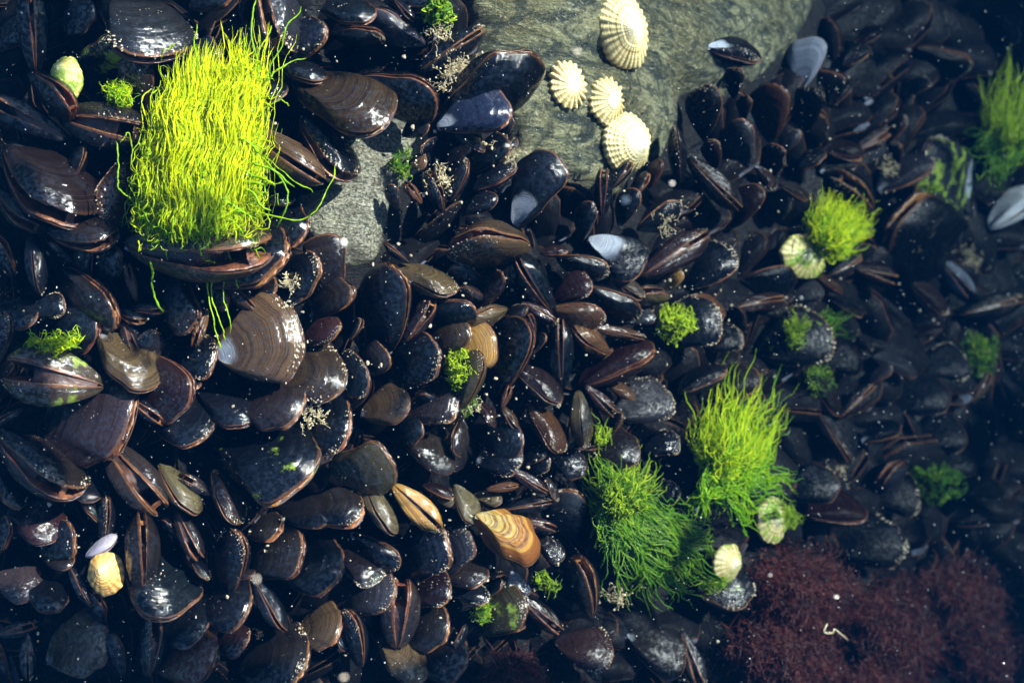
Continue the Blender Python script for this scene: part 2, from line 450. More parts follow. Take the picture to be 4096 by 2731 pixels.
def outline(k, n):
    r = random.Random(100 + k)
    P = []
    for i, (x, y) in enumerate(BASE_OUT):
        wob = 0.035 if 2 < i < 13 else 0.0
        P.append((x + r.uniform(-wob, wob) * 0.5, y * (1 + r.uniform(-0.1, 0.1)) + r.uniform(-wob, wob) * 0.5))
    M = catmull(P, n)
    a = R(-7.0); c, s = math.cos(a), math.sin(a)
    M = np.stack([M[:, 0] * c - M[:, 1] * s, M[:, 0] * s + M[:, 1] * c], 1)
    return M / M[:, 0].max()
HINGE_A = R(33)
HH = 0.205
def valve_arrays(k, nt=46, ns=34, sign=1):
    r = random.Random(500 + k)
    M = outline(k, nt)
    sl = np.concatenate([np.linspace(0, 0.5, ns // 3, endpoint=False) ** 1.0, 0.5 + 0.5 * (1 - (1 - np.linspace(0, 1, ns - ns // 3)) ** 1.7)])
    sl[0] = 0.015
    rings = [r.uniform(0.35, 0.93) for _ in range(4)]
    V, A = [], []
    rad = np.hypot(M[:, 0], M[:, 1]); rad /= rad.max()
    def zz(s, j):
        g = (s ** 0.8) * (1 - s ** 2.3) ** 0.80 * 1.36
        z = HH * g * (rad[j] ** 0.55)
        for q in rings: z -= 0.0085 * math.exp(-((s - q) / 0.011) ** 2) * rad[j] - 0.004 * rad[j] * math.exp(-((s - q + 0.03) / 0.02) ** 2)
        return max(z, 0.0)
    for s in sl:
        for j in range(nt):
            bend = 0.05 * (1 - s) ** 2 * rad[j]
            V.append((s * M[j, 0], s * M[j, 1] - bend, sign * zz(s, j))); A.append((s, j / (nt - 1), 0))
    F = []
    n = len(sl)
    for i in range(n - 1):
        for j in range(nt - 1):
            q = (i * nt + j, i * nt + j + 1, (i + 1) * nt + j + 1, (i + 1) * nt + j)
            F.append(q if sign < 0 else q[::-1])
    no = len(F)
    # inner surface
    il = [1.0, 0.97, 0.9, 0.78, 0.6, 0.4, 0.2]
    b0 = len(V)
    for s in il:
        for j in range(nt):
            k2 = 0.984
            V.append((s * M[j, 0] * k2 + 0.008, s * M[j, 1] * k2, sign * max(0.0, zz(min(s, 0.999), j) * 0.88 - 0.008 * (s < 1)))); A.append((s, j / (nt - 1), 1))
    rim = (n - 1) * nt
    for j in range(nt - 1):
        q = (rim + j, rim + j + 1, b0 + j + 1, b0 + j)
        F.append(q if sign < 0 else q[::-1])
    for i in range(len(il) - 1):
        for j in range(nt - 1):
            q = (b0 + i * nt + j, b0 + i * nt + j + 1, b0 + (i + 1) * nt + j + 1, b0 + (i + 1) * nt + j)
            F.append(q if sign < 0 else q[::-1])
    mi = [0] * no + [0] * (nt - 1) + [1] * (len(F) - no - nt + 1)
    return V, F, A, mi
def mantle_arrays(k, gape):
    nt = 90
    r = random.Random(900 + k)
    M = outline(k, nt)
    hx, hy = math.cos(HINGE_A), math.sin(HINGE_A)
    V, F = [], []
    js = [j for j in range(nt) if (hx * M[j, 1] - hy * M[j, 0]) < -0.10]
    ph = r.uniform(0, 9)
    for sgn in (1, -1):
        b = len(V)
        for j in js:
            d = -(hx * M[j, 1] - hy * M[j, 0])
            o = d * math.sin(gape / 2)
            e = min(1.0, d / 0.18)
            ru = 0.010 * math.sin(j * 1.5 + ph + sgn) + 0.012 * noise.noise(Vector((j * 0.33, ph, sgn * 2.0)))
            ru2 = 0.5 * (noise.noise(Vector((j * 0.21, ph + 5, sgn * 3.0))))
            for s, z in ((0.90, 0.98), (0.980 + ru * 0.4, 0.93), (0.985 + ru * e, 0.80 + 0.16 * ru2), (0.955 + ru * 0.5, 0.70 + 0.2 * ru2), (0.88, 0.72), (0.70, 0.90)):
                V.append((s * M[j, 0], s * M[j, 1], sgn * (o * z + 0.001)))
        for a in range(len(js) - 1):
            for q in range(5):
                f = (b + a * 6 + q, b + a * 6 + q + 1, b + (a + 1) * 6 + q + 1, b + (a + 1) * 6 + q)
                F.append(f)
    nlip = len(F)
    # body behind the lips and one or two bridges across the gape
    b = len(V)
    for j in js:
        d = -(hx * M[j, 1] - hy * M[j, 0]); o = d * math.sin(gape / 2)
        for z in (-0.9, -0.3, 0.3, 0.9):
            s = 0.70 + 0.05 * noise.noise(Vector((j * 0.3, z * 2, ph)))
            V.append((s * M[j, 0], s * M[j, 1], o * z))
    for a in range(len(js) - 1):
        for q in range(3):
            F.append((b + a * 4 + q, b + a * 4 + q + 1, b + (a + 1) * 4 + q + 1, b + (a + 1) * 4 + q))
    nbody = len(F)
    for fr in (r.uniform(0.45, 0.6), r.uniform(0.68, 0.8)):
        a = int(fr * len(js)); j = js[a]
        d = -(hx * M[j, 1] - hy * M[j, 0]); o = d * math.sin(gape / 2)
        b = len(V)
        for dj in (0, 3):
            jj = js[min(a + dj, len(js) - 1)]
            for z in (-0.9, -0.3, 0.3, 0.9):
                s = 0.965 - 0.03 * (1 - abs(z))
                V.append((s * M[jj, 0], s * M[jj, 1], o * z))
        for q in range(3): F.append((b + q, b + q + 1, b + 4 + q + 1, b + 4 + q))
    return V, F, [0] * nlip + [1] * (nbody - nlip) + [0] * (len(F) - nbody)
ICO_V = []; ICO_F = []
def _ico():
    p = (1 + 5 ** .5) / 2
    v = [(-1, p, 0), (1, p, 0), (-1, -p, 0), (1, -p, 0), (0, -1, p), (0, 1, p), (0, -1, -p), (0, 1, -p), (p, 0, -1), (p, 0, 1), (-p, 0, -1), (-p, 0, 1)]
    l = math.sqrt(1 + p * p)
    f = [(0, 11, 5), (0, 5, 1), (0, 1, 7), (0, 7, 10), (0, 10, 11), (1, 5, 9), (5, 11, 4), (11, 10, 2), (10, 7, 6), (7, 1, 8), (3, 9, 4), (3, 4, 2), (3, 2, 6), (3, 6, 8), (3, 8, 9), (4, 9, 5), (2, 4, 11), (6, 2, 10), (8, 6, 7), (9, 8, 1)]
    return [tuple(c / l for c in q) for q in v], f
ICO_V, ICO_F = _ico()
def add_blob(V, F, c, r, rr, flat=1.0):
    b = len(V)
    sx, sy, sz = r * rr.uniform(0.6, 1.4), r * rr.uniform(0.6, 1.4), r * rr.uniform(0.6, 1.2) * flat
    for v in ICO_V:
        k = rr.uniform(0.7, 1.2)
        V.append((c[0] + v[0] * sx * k, c[1] + v[1] * sy * k, c[2] + v[2] * sz * k))
    F.extend([(b + f[0], b + f[1], b + f[2]) for f in ICO_F])
def crust_arrays(k, sign, heavy):
    rr = random.Random(1300 + k * 7 + heavy)
    V0, F0, A0, mi = VALVES[k][sign]
    n_out = [i for i, a in enumerate(A0) if a[2] == 0 and a[0] > (0.92 if heavy else 0.96)]
    V, F = [], []
    centres = [rr.uniform(0.2, 0.78) for _ in range(4)]
    cnt = 0
    while cnt < (170 if heavy else 50):
        i = rr.choice(n_out); t = A0[i][1]
        if min(abs(t - c) for c in centres) > rr.expovariate(32): continue
        p = V0[i]; cnt += 1
        add_blob(V, F, (p[0] + rr.uniform(-.008, .008), p[1] + rr.uniform(-.008, .008), p[2] * 1.01), rr.choice([0.003, 0.004, 0.005, 0.006, 0.009] if not heavy else [0.002, 0.003, 0.004, 0.006, 0.010]), rr, 0.7)
    return V, F

shade_canopy()
NSH = 7
VALVES = {k: {1: valve_arrays(k, sign=1), -1: valve_arrays(k, sign=-1)} for k in range(NSH)}
GAPES = {'c': R(2), 's': R(5), 'w': R(13), 'x': R(22)}
TEMPL = {}
def get_mesh(kind, k, sub):
    key = (kind, k, sub)
    if key in TEMPL: return TEMPL[key]
    if kind == 'valve':
        V, F, A, mi = VALVES[k][sub]
        o = mesh_obj('valve', V, F, M_SHELL, attr={'st': A}, mats=[M_NACRE], mat_idx=mi)
    elif kind == 'mantle':
        V, F, mi = mantle_arrays(k, GAPES[sub])
        o = mesh_obj('mantle', V, F, M_MANTLE, mats=[M_BODY], mat_idx=mi)
    else:
        V, F = crust_arrays(k, sub[0], sub[1])
        o = mesh_obj('crust', V, F, M_CRUST, smooth=False)
    me = o.data
    bpy.data.objects.remove(o)
    TEMPL[key] = me
    return me
COLS = {'k': ((0.010, 0.0125, 0.018), 0.7), 'b': ((0.036, 0.027, 0.023), 0.8), 'tb': ((0.13, 0.085, 0.042), 1.0), 't': ((0.17, 0.13, 0.065), 0.9), 'o': ((0.17, 0.080, 0.034), 0.8),
        'O': ((0.62, 0.27, 0.05), 1.0), 'r': ((0.042, 0.018, 0.016), 0.8), 'g': ((0.055, 0.058, 0.066), 0.7), 'B': ((0.035, 0.055, 0.11), 0.8), 'p': ((0.20, 0.22, 0.27), 0.6),
        'w': ((0.62, 0.64, 0.70), 0.3), 'G': ((0.34, 0.19, 0.05), 1.0), 'u': ((0.050, 0.037, 0.042), 0.7)}
TINTW = {'k': 'blue black', 'b': 'dark brown', 'tb': 'brown banded', 't': 'olive tan', 'o': 'rusty brown', 'O': 'orange', 'r': 'dark red', 'g': 'grey', 'B': 'deep blue', 'p': 'pale grey', 'w': 'white', 'G': 'golden', 'u': 'purple brown'}
MUSSELS = []
def local_hinge(angle, sign):
    ax = Vector((math.cos(HINGE_A), math.sin(HINGE_A), 0))
    return Matrix.Rotation(angle * sign, 4, ax)
def child(name, me, parent, mat=None):
    o = bpy.data.objects.new(name, me)
    col.objects.link(o); o.parent = parent
    if mat is not None: o.matrix_local = mat
    return o
def frame(ux, uy, tx, ty, roll, w, thick, tilt, lift):
    mx, my = (ux + tx) / 2, (uy + ty) / 2
    C = at(mx, my, lift)
    d0 = CAM_Z - C.z
    D = math.hypot(tx - ux, ty - uy) / PW * SW * d0
    dz = 0.5 * D * math.tan(R(tilt))
    def ray(px, py, z):
        return Vector(((px / PW - .5) * SW * (CAM_Z - z), (.5 * PH / PW - py / PW) * SW * (CAM_Z - z), z))
    # follow the slope of the bed along the shell, then add the tilt
    zu, zt = at(ux, uy, lift).z, at(tx, ty, lift).z
    U = ray(ux, uy, C.z + 0.7 * (zu - C.z) - dz); T = ray(tx, ty, C.z + 0.7 * (zt - C.z) + dz)
    h = (T - U); L = h.length; h.normalize()
    v = (CAM - (U + T) / 2).normalized(); v = (v - h * v.dot(h)).normalized()
    l = v.cross(h)
    c, s = math.cos(R(roll)), math.sin(R(roll))
    Y = l * c - v * s; Z = v * c + l * s
    m = Matrix(((h.x * L, Y.x * L * w, Z.x * L * thick, U.x), (h.y * L, Y.y * L * w, Z.y * L * thick, U.y), (h.z * L, Y.z * L * w, Z.z * L * thick, U.z), (0, 0, 0, 1)))
    return m, L
def mussel(ux, uy, tx, ty, roll=20, c='k', w=1.0, H=1.0, g=None, tilt=None, er=None, al=0.0, cr=None, z=0.0, label=None, k=None):
    q = math.hypot(tx - ux, ty - uy); q = 1.16 if q < 220 else 1.04
    if label is None:
        mx, my = (ux + tx) / 2, (uy + ty) / 2
        ux, uy, tx, ty = mx + (ux - mx) * q * 1.05, my + (uy - my) * q * 1.05, mx + (tx - mx) * q, my + (ty - my) * q
    edge = abs(math.sin(R(roll)))
    if tilt is None: tilt = 14 + 34 * (1 - edge); w *= 1.1
    if g is None: g = 'w' if (edge > 0.86 and rng.random() < 0.5) else ('s' if rng.random() < 0.75 else 'c')
    if k is None: k = rng.randrange(NSH)
    lift = 0.008 + 0.010 * edge + z * 0.010 + rng.uniform(-0.002, 0.003)
    m, L = frame(ux, uy, tx, ty, roll, w, H, tilt, lift)
    e = empty('mussel', '', 'mussel', 'mussels of the bed')
    e.matrix_world = m
    cc, bd = COLS[c]
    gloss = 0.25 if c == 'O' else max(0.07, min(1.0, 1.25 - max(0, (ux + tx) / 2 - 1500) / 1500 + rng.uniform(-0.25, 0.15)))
    vr = rng.uniform(0.18, 0.55)
    if c in 'wpGO': vr = rng.uniform(0.8, 1.0)
    vr *= 1 - 0.55 * max(0.0, min(1.0, ((ux + tx) / 2 - 2000) / 1400)) * (0 if label else 1)  # colour darkened towards the right, painting in the dimness of the deep side
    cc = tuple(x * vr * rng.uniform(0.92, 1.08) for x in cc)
    if er is None: er = rng.choice([0, 0, 0, 0, 0.1])
    for sg in (1, -1):
        o = child('valve', get_mesh('valve', k, sg), e, local_hinge(GAPES[g] / 2, -sg) if True else None)
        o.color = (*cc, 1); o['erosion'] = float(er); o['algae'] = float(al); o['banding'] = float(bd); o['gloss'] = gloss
    if c == 'O':
        for o in e.children:
            o.material_slots[0].link = 'OBJECT'; o.material_slots[0].material = M_SHELL2
    if g != 'c':
        o = child('mantle', get_mesh('mantle', k, g), e)
        q = rng.uniform(0.5, 1.15); o.color = (q, q * rng.uniform(0.75, 1.0), q * rng.uniform(0.7, 1.1), 1)
    if cr is None: cr = 1 if rng.random() < 0.25 else 0
    if cr:
        sg = 1 if math.cos(R(roll)) > -0.05 else -1
        child('crust', get_mesh('crust', k, (sg, cr)), e, local_hinge(GAPES[g] / 2, -sg))['kind'] = 'stuff'
    MUSSELS.append(dict(o=e, px=(ux + tx) / 2, py=(uy + ty) / 2, len=math.hypot(tx - ux, ty - uy), c=c, roll=roll, g=g, w=w, label=label, al=al, cr=cr, er=er,
                        hx=tx - ux, hy=ty - uy, ux=ux, uy=uy, tx=tx, ty=ty))
    return e

# ------------------------------------------------------------------ the mussels seen in the photograph
TILES = {'A': (0, 0), 'B': (1350, 0), 'C': (2696, 0), 'D': (0, 900), 'E': (1350, 900), 'F': (2696, 900), 'G': (0, 1800), 'H': (1350, 1800), 'I': (2696, 1800)}
K = 1400.0 / 2352.0
DATA = '''
A 760 -60 1070 395 30 g w1.2 k1
A 560 420 860 300 150 k al.5
A 960 745 925 380 30 b w1.0
A 1200 460 1460 360 30 k
A 225 520 480 725 120 b z1
A 450 930 -60 680 90 k gw
A 425 790 985 900 90 b gw H1.25
A 85 985 545 1485 48 b gw w1.15 z1
A 960 1000 700 1480 20 o tilt25 w1.0
A 0 1290 275 1545 60 k
A 240 480 200 -120 90 k H1.1
A 1480 270 1850 330 30 k
A 1830 -220 1890 320 60 g
A 1900 430 2170 190 40 k gs
A 1880 440 2165 535 60 k
A 1660 880 2165 1215 88 tb H1.2 gs z1
A 2030 790 2345 1195 60 k
A 1700 1320 1960 1350 60 k
A 1640 560 1890 640 40 k
A 1980 560 2590 830 35 tb w1.0 z1 gs cr0
A 1300 40 1560 -60 40 k
A 420 250 620 60 40 k al.3
A -40 320 220 180 50 k
A 40 1120 -60 860 60 b
A 470 1230 560 1000 70 k
B 130 560 668 680 140 k gs H1.0 w1.05 z.5
B 575 292 205 80 40 g er.0 w1.0 tilt5
B -20 230 290 240 120 k gs
B -80 70 225 120 50 k cr0
B 350 5 690 30 60 k
B 390 0 505 130 80 k
B 555 475 990 195 92 k H1.0 gs
B 675 800 1385 425 -52 k w1.15 H1.15 gs z1 cr0 er.0 lwing
B 668 850 1175 735 30 B w1.05 z2.2 er.25 lblue
B 800 900 978 1008 70 b
B 1185 1510 1485 1045 12 k w1.25 er.42 z1 tilt26 leroded
B 1640 1600 1700 1370 20 k tilt30
B 1780 1440 1790 1150 90 k
B 1900 1500 2010 1290 20 k
B 2040 1530 2290 1380 140 k cr2
B 400 1390 368 1248 30 g
B 556 1358 458 1235 70 o
B 480 1080 588 1110 10 o w1.3
B 450 905 605 835 20 b w1.2
B 1110 885 1168 795 15 g w1.2
B 900 1140 1135 960 30 k
B 940 1265 1185 1120 60 k
B 1020 1050 1200 950 40 b
B 760 1335 862 1085 60 k
B 700 1405 615 1170 60 k cr2
B 880 1425 1065 1335 30 k
B 2300 1205 2268 868 80 k cr2
B 2100 1250 2165 1085 40 r
B 1850 1250 1960 1090 70 k
B 1980 1330 2080 1170 60 k
B 660 930 560 1010 60 k
C 215 325 572 372 60 k er.36 gs lnacred
C 850 600 955 250 10 p w1.35 tilt20 er.0 lbleached
C 400 645 425 468 20 k tilt35 cr2 w1.3
C 200 905 245 592 20 k tilt30 cr2 w1.3
C 470 795 485 648 20 r tilt30 w1.2
C 632 935 672 590 15 o w1.1
C 880 865 925 605 15 k tilt35 cr2 w1.5
C 490 1095 440 818 15 g tilt20 w1.2
C 108 1075 435 1395 90 b H1.1 gs
C 280 1115 250 948 15 r tilt25 w1.2
C 640 1195 695 988 20 k cr2 w1.3
C 740 1010 835 885 20 g cr1
C 400 1505 565 1268 20 r w1.1
C 720 1245 885 1325 70 b
C 1030 1010 1245 1030 60 r
C 1200 1015 1405 885 70 r
C 1430 960 1545 790 30 r tilt30
C 1480 1125 1470 962 15 b tilt30 cr2 w1.3
C 1400 1265 1695 1075 40 g
C 1990 1180 1615 1225 12 g w1.3 al.5 er.4 lmossy
C 2115 1535 2450 1255 50 w er.0 cr0 z1 lwhite
C 1305 1385 1105 1185 70 k
C 1620 330 1965 475 140 b cr2
C 2200 150 2285 290 30 g
C 1230 295 1375 195 30 r tilt30
C 560 1130 675 1265 60 r
C 1000 1150 1205 1080 30 g
C 1690 1010 1895 955 30 k
C 1850 1310 2000 1450 50 k cr1
C 1060 700 1170 560 20 k tilt20
C 1150 430 1290 320 20 k tilt20
C 1560 640 1700 540 30 k tilt20
C 860 1130 1000 1020 30 k
D 345 35 760 92 50 b gw z1
D 220 60 262 455 80 k
D 580 365 560 148 40 b
D 730 405 772 158 40 b
D 910 492 858 275 90 o H.8
D 435 305 785 655 130 b gs
D 215 590 425 545 20 k tilt15 w1.2
D 15 555 205 655 20 k w1.1
D 395 830 640 650 30 k al.2 w1.2
D -40 930 45 618 60 r gs
D 700 1082 28 965 90 tb H1.85 gw al.42 z2 cr1 lgaper
D 675 740 1005 1105 35 tb w1.2 tilt12 gs z1
D 925 890 1275 1195 150 r w1.2 gs
D 830 620 922 865 85 b
D 1145 865 955 755 10 b w1.2
D 1190 330 1275 712 140 b gs w1.1 z.5
D 1380 365 1520 535 140 tb
D 1485 355 1732 602 100 o gs H.9
D 1392 580 1305 805 85 o gw H.8
D 1445 860 2045 775 6 tb w1.85 H1.05 tilt16 er.26 gs z1.4 cr1 k2 lbroad
D 1770 1000 2315 1065 24 tb w1.35 tilt18 gs z.4 cr1
D 1625 1195 2018 1255 25 b w1.35 gs z1 er.0
D 1350 1125 1685 1325 30 k w1.1 gs
D 1985 1400 2335 1335 26 k w1.75 gs cr1
D 1160 960 1435 895 30 k w1.4 gs
D 870 1165 1085 1320 90 k
D 1070 1310 1395 1385 30 k w1.5 gs cr2
D 325 1330 875 1330 15 u w1.35 gs
D 150 1245 -10 1335 60 b
D 0 1385 500 1805 62 b gw z1
D 715 1470 1085 1915 88 b gw H1.25
D 1900 560 2135 225 40 k gs cr1
D 2250 430 2190 85 15 b w1.35 tilt15
D 1840 520 2035 460 30 k cr2
D 2040 790 2275 675 40 r gs cr2
D 2110 600 2345 440 30 b
D 848 122 1805 178 68 t w1.05 gw H1.1 z2.2 cr0 al.2 lunder
D 1290 330 1930 170 40 k gs w1.1 z.6
D 1640 525 1845 395 40 b gs
D 1650 -20 2045 62 20 k
D 640 1170 420 1120 60 k
D 480 250 330 130 60 k
D 90 330 -40 80 60 k
D 760 560 960 640 60 k
D 900 560 1110 560 70 k
D 1100 1100 1330 1080 60 r
E 330 838 360 278 40 k gs w1.05
E 388 290 792 452 58 t gs cr1
E 930 570 1085 325 40 r gs w1.2
E 1445 575 1198 196 100 k gs H1.15
E 1478 505 1685 375 22 r w1.3 gs
E 1435 585 1775 620 140 o gs w1.1 cr2 z.6
E 1680 435 2010 595 130 k gs w1.2 cr2
E 1500 230 1800 312 140 k cr2
E 1690 85 2040 325 20 k w1.35 er.55 gs lnacre
E 1295 150 790 108 66 tb w1.3 gs H1.45 z1.6 er.0 cr1 lrustgaper
E 2055 335 2470 70 92 r H1.2 gs
F 60 405 395 175 25 k w1.35 cr2 gs
E 2230 425 2305 315 10 G w1.2
E 595 580 918 600 140 k w1.25 gs
E 458 765 635 505 70 r cr2
E 1120 570 895 645 60 t
E 1100 690 1265 555 50 b gs
E 1255 530 1455 655 110 r gs
E 1078 1115 1255 635 40 k gs w1.1
E 1505 1085 1498 645 90 k gs H1.15 cr2
E 1805 845 1595 690 110 o gs H1.1 w1.1
E 1740 690 2040 755 90 o H.7
E 1645 1065 2105 800 60 r w1.15 gs
E 378 1045 660 835 25 k w1.4 gs cr2
E 640 830 868 680 25 tb w1.45 gs
E 700 960 1075 775 15 G w1.3 er.0 z.3 lgolden
E 818 1225 955 858 50 t w1.0 z1.5 gs
E 185 985 332 870 20 b w1.5
E 0 1110 195 1005 20 k w1.8
E 185 1265 465 1215 30 tb w1.45 gs
E 468 1265 803 1180 30 b w1.45 gs z.4
E 405 1460 560 1350 25 k w1.35
H -30 130 370 72 158 t w1.35 z1 gs er.0
E 445 1430 772 1650 35 b w1.2 gs tilt14
E 1188 950 1505 1175 58 b gs w1.1
E 1300 1215 1500 1508 58 o gs cr2
E 1620 1145 1652 1475 90 t H1.4 cr2 z.6
E 1680 1095 1855 1265 90 r
E 1830 1410 1905 1270 50 b
E 1860 1275 2248 1170 15 g w1.4 cr2 tilt20
E 1830 1080 1985 1155 50 o
E 1105 1220 1155 1085 80 o
E 1110 1225 1200 1355 70 o
E 950 1195 1052 1345 60 r
E 990 1500 1230 1440 10 k w1.6
E 830 1310 800 1535 50 b
E 1250 1600 1395 1520 30 k cr2
H 1690 45 2012 5 25 b w1.35 gs
E 2080 1510 2290 1460 25 k w1.4 cr2
E 1590 1500 1735 1490 80 r
E 735 190 855 272 70 r
E 1080 395 1195 275 15 g w1.2
E 1375 190 1535 170 60 r
E 965 405 775 295 30 k
E 990 505 815 425 60 b
E 1870 365 2045 475 60 t
E 2205 485 2015 465 60 t
E 1980 650 2125 615 20 g w1.2
E 470 245 318 128 80 k
E 2140 770 2580 630 10 k w1.35 gs cr1 al.2
E 30 560 110 430 40 r
E 700 1190 560 1140 60 k
E 1300 860 1390 740 40 k
E 1320 730 1280 600 60 b
E 1780 900 1840 830 60 k
E 560 330 460 420 60 k
E 90 760 160 640 60 k cr1
F 55 1115 325 965 60 k gs w1.1
F 220 805 445 755 20 k w1.4 gs cr2
F 560 860 1065 735 12 k w1.45 gs al.3 cr1 lround
F 418 560 705 510 100 r gs
F 130 488 328 592 60 o
F 800 505 985 435 15 g w1.2
F 505 370 795 380 150 k w1.3 gs
F 185 1175 565 1005 20 b
F 888 1000 1095 1245 60 b gs
F 1118 1285 1318 1085 80 b gs
F 1500 1215 1820 1120 20 k w1.4 gs
F 1600 1460 1925 1390 20 k w1.4 gs
F 1640 990 1955 925 20 k w1.3 cr1
F 1930 602 2295 508 90 b gs
F 1800 245 1985 455 88 p gw
F 1598 400 1805 585 60 r
F 1900 60 1445 60 20 k
F 970 350 1115 440 80 o
F 1220 290 1455 360 90 r
F 1000 905 1245 930 20 k w1.3
F 1360 900 1605 990 60 g
F 975 1265 1170 1570 90 g cr2
F 1060 490 1265 570 60 g
F 1050 335 1235 228 80 g
F 1230 760 1330 830 60 g cr1
F 1640 740 1780 690 50 r
F 1330 1050 1450 960 40 g cr1
F 2220 1060 2350 1210 60 g
F 1280 1440 1500 1350 40 k
F 2000 1180 2100 1000 60 t
F 300 720 180 640 60 k
F 470 700 420 560 50 k
G 10 175 115 380 40 k
G 495 215 632 335 30 k w1.3
G 1085 105 1325 425 60 t gs
G 1438 145 1605 490 52 b gs cr1
G 1412 295 1215 178 80 b
G 1490 -70 2045 235 15 k w1.3 al.32 gs z.5 lfilm
G 85 410 375 575 20 r w1.5 tilt12 gs z.3
G -60 700 55 490 50 r
G 700 605 722 325 80 k cr2
G 962 945 955 445 86 b gs H1.25 z1
G 900 590 1150 1125 25 k w1.15 gs
G 1195 415 1335 712 80 b
G 1290 730 1395 860 60 k cr1
G 1530 955 1605 555 50 k gs
G 1685 560 1885 515 40 b w1.4 gw
G 1925 430 2215 435 35 u w1.2 gs
G 2040 400 2440 410 28 b w1.35 gw tilt18 z.5
G 1645 790 2040 685 20 b w1.15 gs
G 1880 800 2295 815 20 k w1.3 gs
G -10 850 235 960 15 u w1.5 tilt12
G 205 900 395 1060 20 k
G 300 700 490 585 20 k w1.3
G 320 740 475 770 30 b
G 575 712 785 595 60 w H.8 gc cr0 z1 lchip
G 480 800 605 1035 88 k cr2
G 330 1400 725 1290 10 tb w1.6 tilt18
G 182 1238 190 1525 88 k cr2 gs
G 1095 1150 1358 1220 20 k w1.5
G 1370 1030 1645 1085 15 k w1.5
G 1720 875 1912 1215 80 k H1.1 gs
G 1430 1290 1645 1300 25 r w1.4
G 1050 1420 1445 1380 20 o w1.35 gs
G 1000 1485 1042 1125 80 k cr2
G 1635 1460 2065 1420 28 b w1.5 gs cr1
G 2015 1240 2275 1195 25 tb w1.4 gs
G 0 1235 225 1175 88 k
G 700 1150 620 960 60 k
G 40 1480 -60 1300 60 k
G 820 1500 760 1250 60 k
G 560 330 690 480 60 k
G 1180 560 1100 470 60 k
G 1560 860 1700 830 60 b
H 185 225 383 565 70 t gs H1.05
H 385 245 692 535 95 G gs H1.35 cr1 z.6
H 590 240 772 312 65 r gs
H 640 310 782 335 20 t w1.3
H 800 255 922 482 50 t w1.2 gs
H 925 315 1092 345 20 t
H 1115 402 1415 350 90 k gs cr1
H 925 430 1340 735 28 O w1.12 H1.45 tilt6 er.0 gc cr0 z2.2 k3 lorange
H 1258 478 1455 530 100 r
H 1335 575 1492 735 20 b
H 425 850 738 590 20 k w1.35 cr2 gs
H 715 810 885 585 30 g w1.3 gs cr1
H 695 825 995 835 35 b w1.25 gs
H 100 575 415 775 140 k gs
H 15 710 268 870 30 b w1.3
H 45 1065 388 915 30 g w1.3 gs cr1
H 405 1315 432 885 90 b gw H1.5 cr1
H 478 1000 745 930 25 r w1.25 gs
H 445 1265 730 1175 20 b w1.35 gs
H 545 1425 855 1400 20 b w1.5 gs
H 295 1290 545 1545 30 tb
H 150 1425 78 1095 60 k cr1
H 1180 830 1205 1002 15 B w1.4
H 925 1190 1245 1025 15 t w1.2 al.4
H 1250 1008 1485 1205 88 r cr2
H 1692 1085 1618 745 60 b
H 1475 1290 1840 1405 20 r w1.35
H 1960 1245 2315 1485 20 b w1.25
H 1560 565 1560 285 10 g
H 790 955 1005 1000 30 k cr1
H 960 65 1225 50 20 k w1.6 cr2
H 1170 135 1395 272 88 r gs
H 1018 262 1205 238 88 o
H 1408 195 1472 335 70 b cr1
H 1280 150 1415 55 20 k w1.4 cr2
H 2100 365 2285 265 20 k w1.4 cr1
H 1430 35 1645 150 20 k w1.3
H 860 1180 800 1330 60 k
H 0 1180 40 1340 60 k
H 1000 980 1100 880 40 k
H 1640 1400 1780 1540 60 k
H 1060 1200 1250 1180 60 k
I 760 280 1085 225 15 k w1.3
I 878 420 1275 395 40 r w1.1 gs
I 1330 315 1628 325 15 k w1.6 cr2
I 1015 650 1555 635 15 k w1.15 cr1
I 320 680 322 1035 15 k w1.35 gs cr2 al.3
I 180 660 335 640 20 g w1.8
I 1990 290 2205 258 20 t
I 60 1245 175 1565 88 g cr2
I 1780 120 2020 90 20 k w1.3
I 1560 100 1400 200 60 g
I 1850 480 2110 420 30 k
'''
OPT = {'w': 'w', 'H': 'H', 'g': 'g', 'tilt': 'tilt', 'er': 'er', 'al': 'al', 'cr': 'cr', 'z': 'z', 'l': 'label', 'k': 'k'}
def parse():
    for ln in DATA.strip().splitlines():
        q = ln.split()
        x0, y0 = TILES[q[0]]
        ux, uy, tx, ty = [float(v) for v in q[1:5]]
        kw = {}
        for t in q[7:]:
            for p in ('tilt', 'er', 'al', 'cr', 'w', 'H', 'g', 'z', 'l', 'k'):
                if t.startswith(p):
                    v = t[len(p):]
                    kw[OPT[p]] = v if p in 'gl' else (int(v) if p in ('cr', 'k') else float(v))
                    break
        mussel(x0 + ux * K, y0 + uy * K, x0 + tx * K, y0 + ty * K, float(q[5]), q[6], **kw)
parse()
N_HAND = len(MUSSELS)

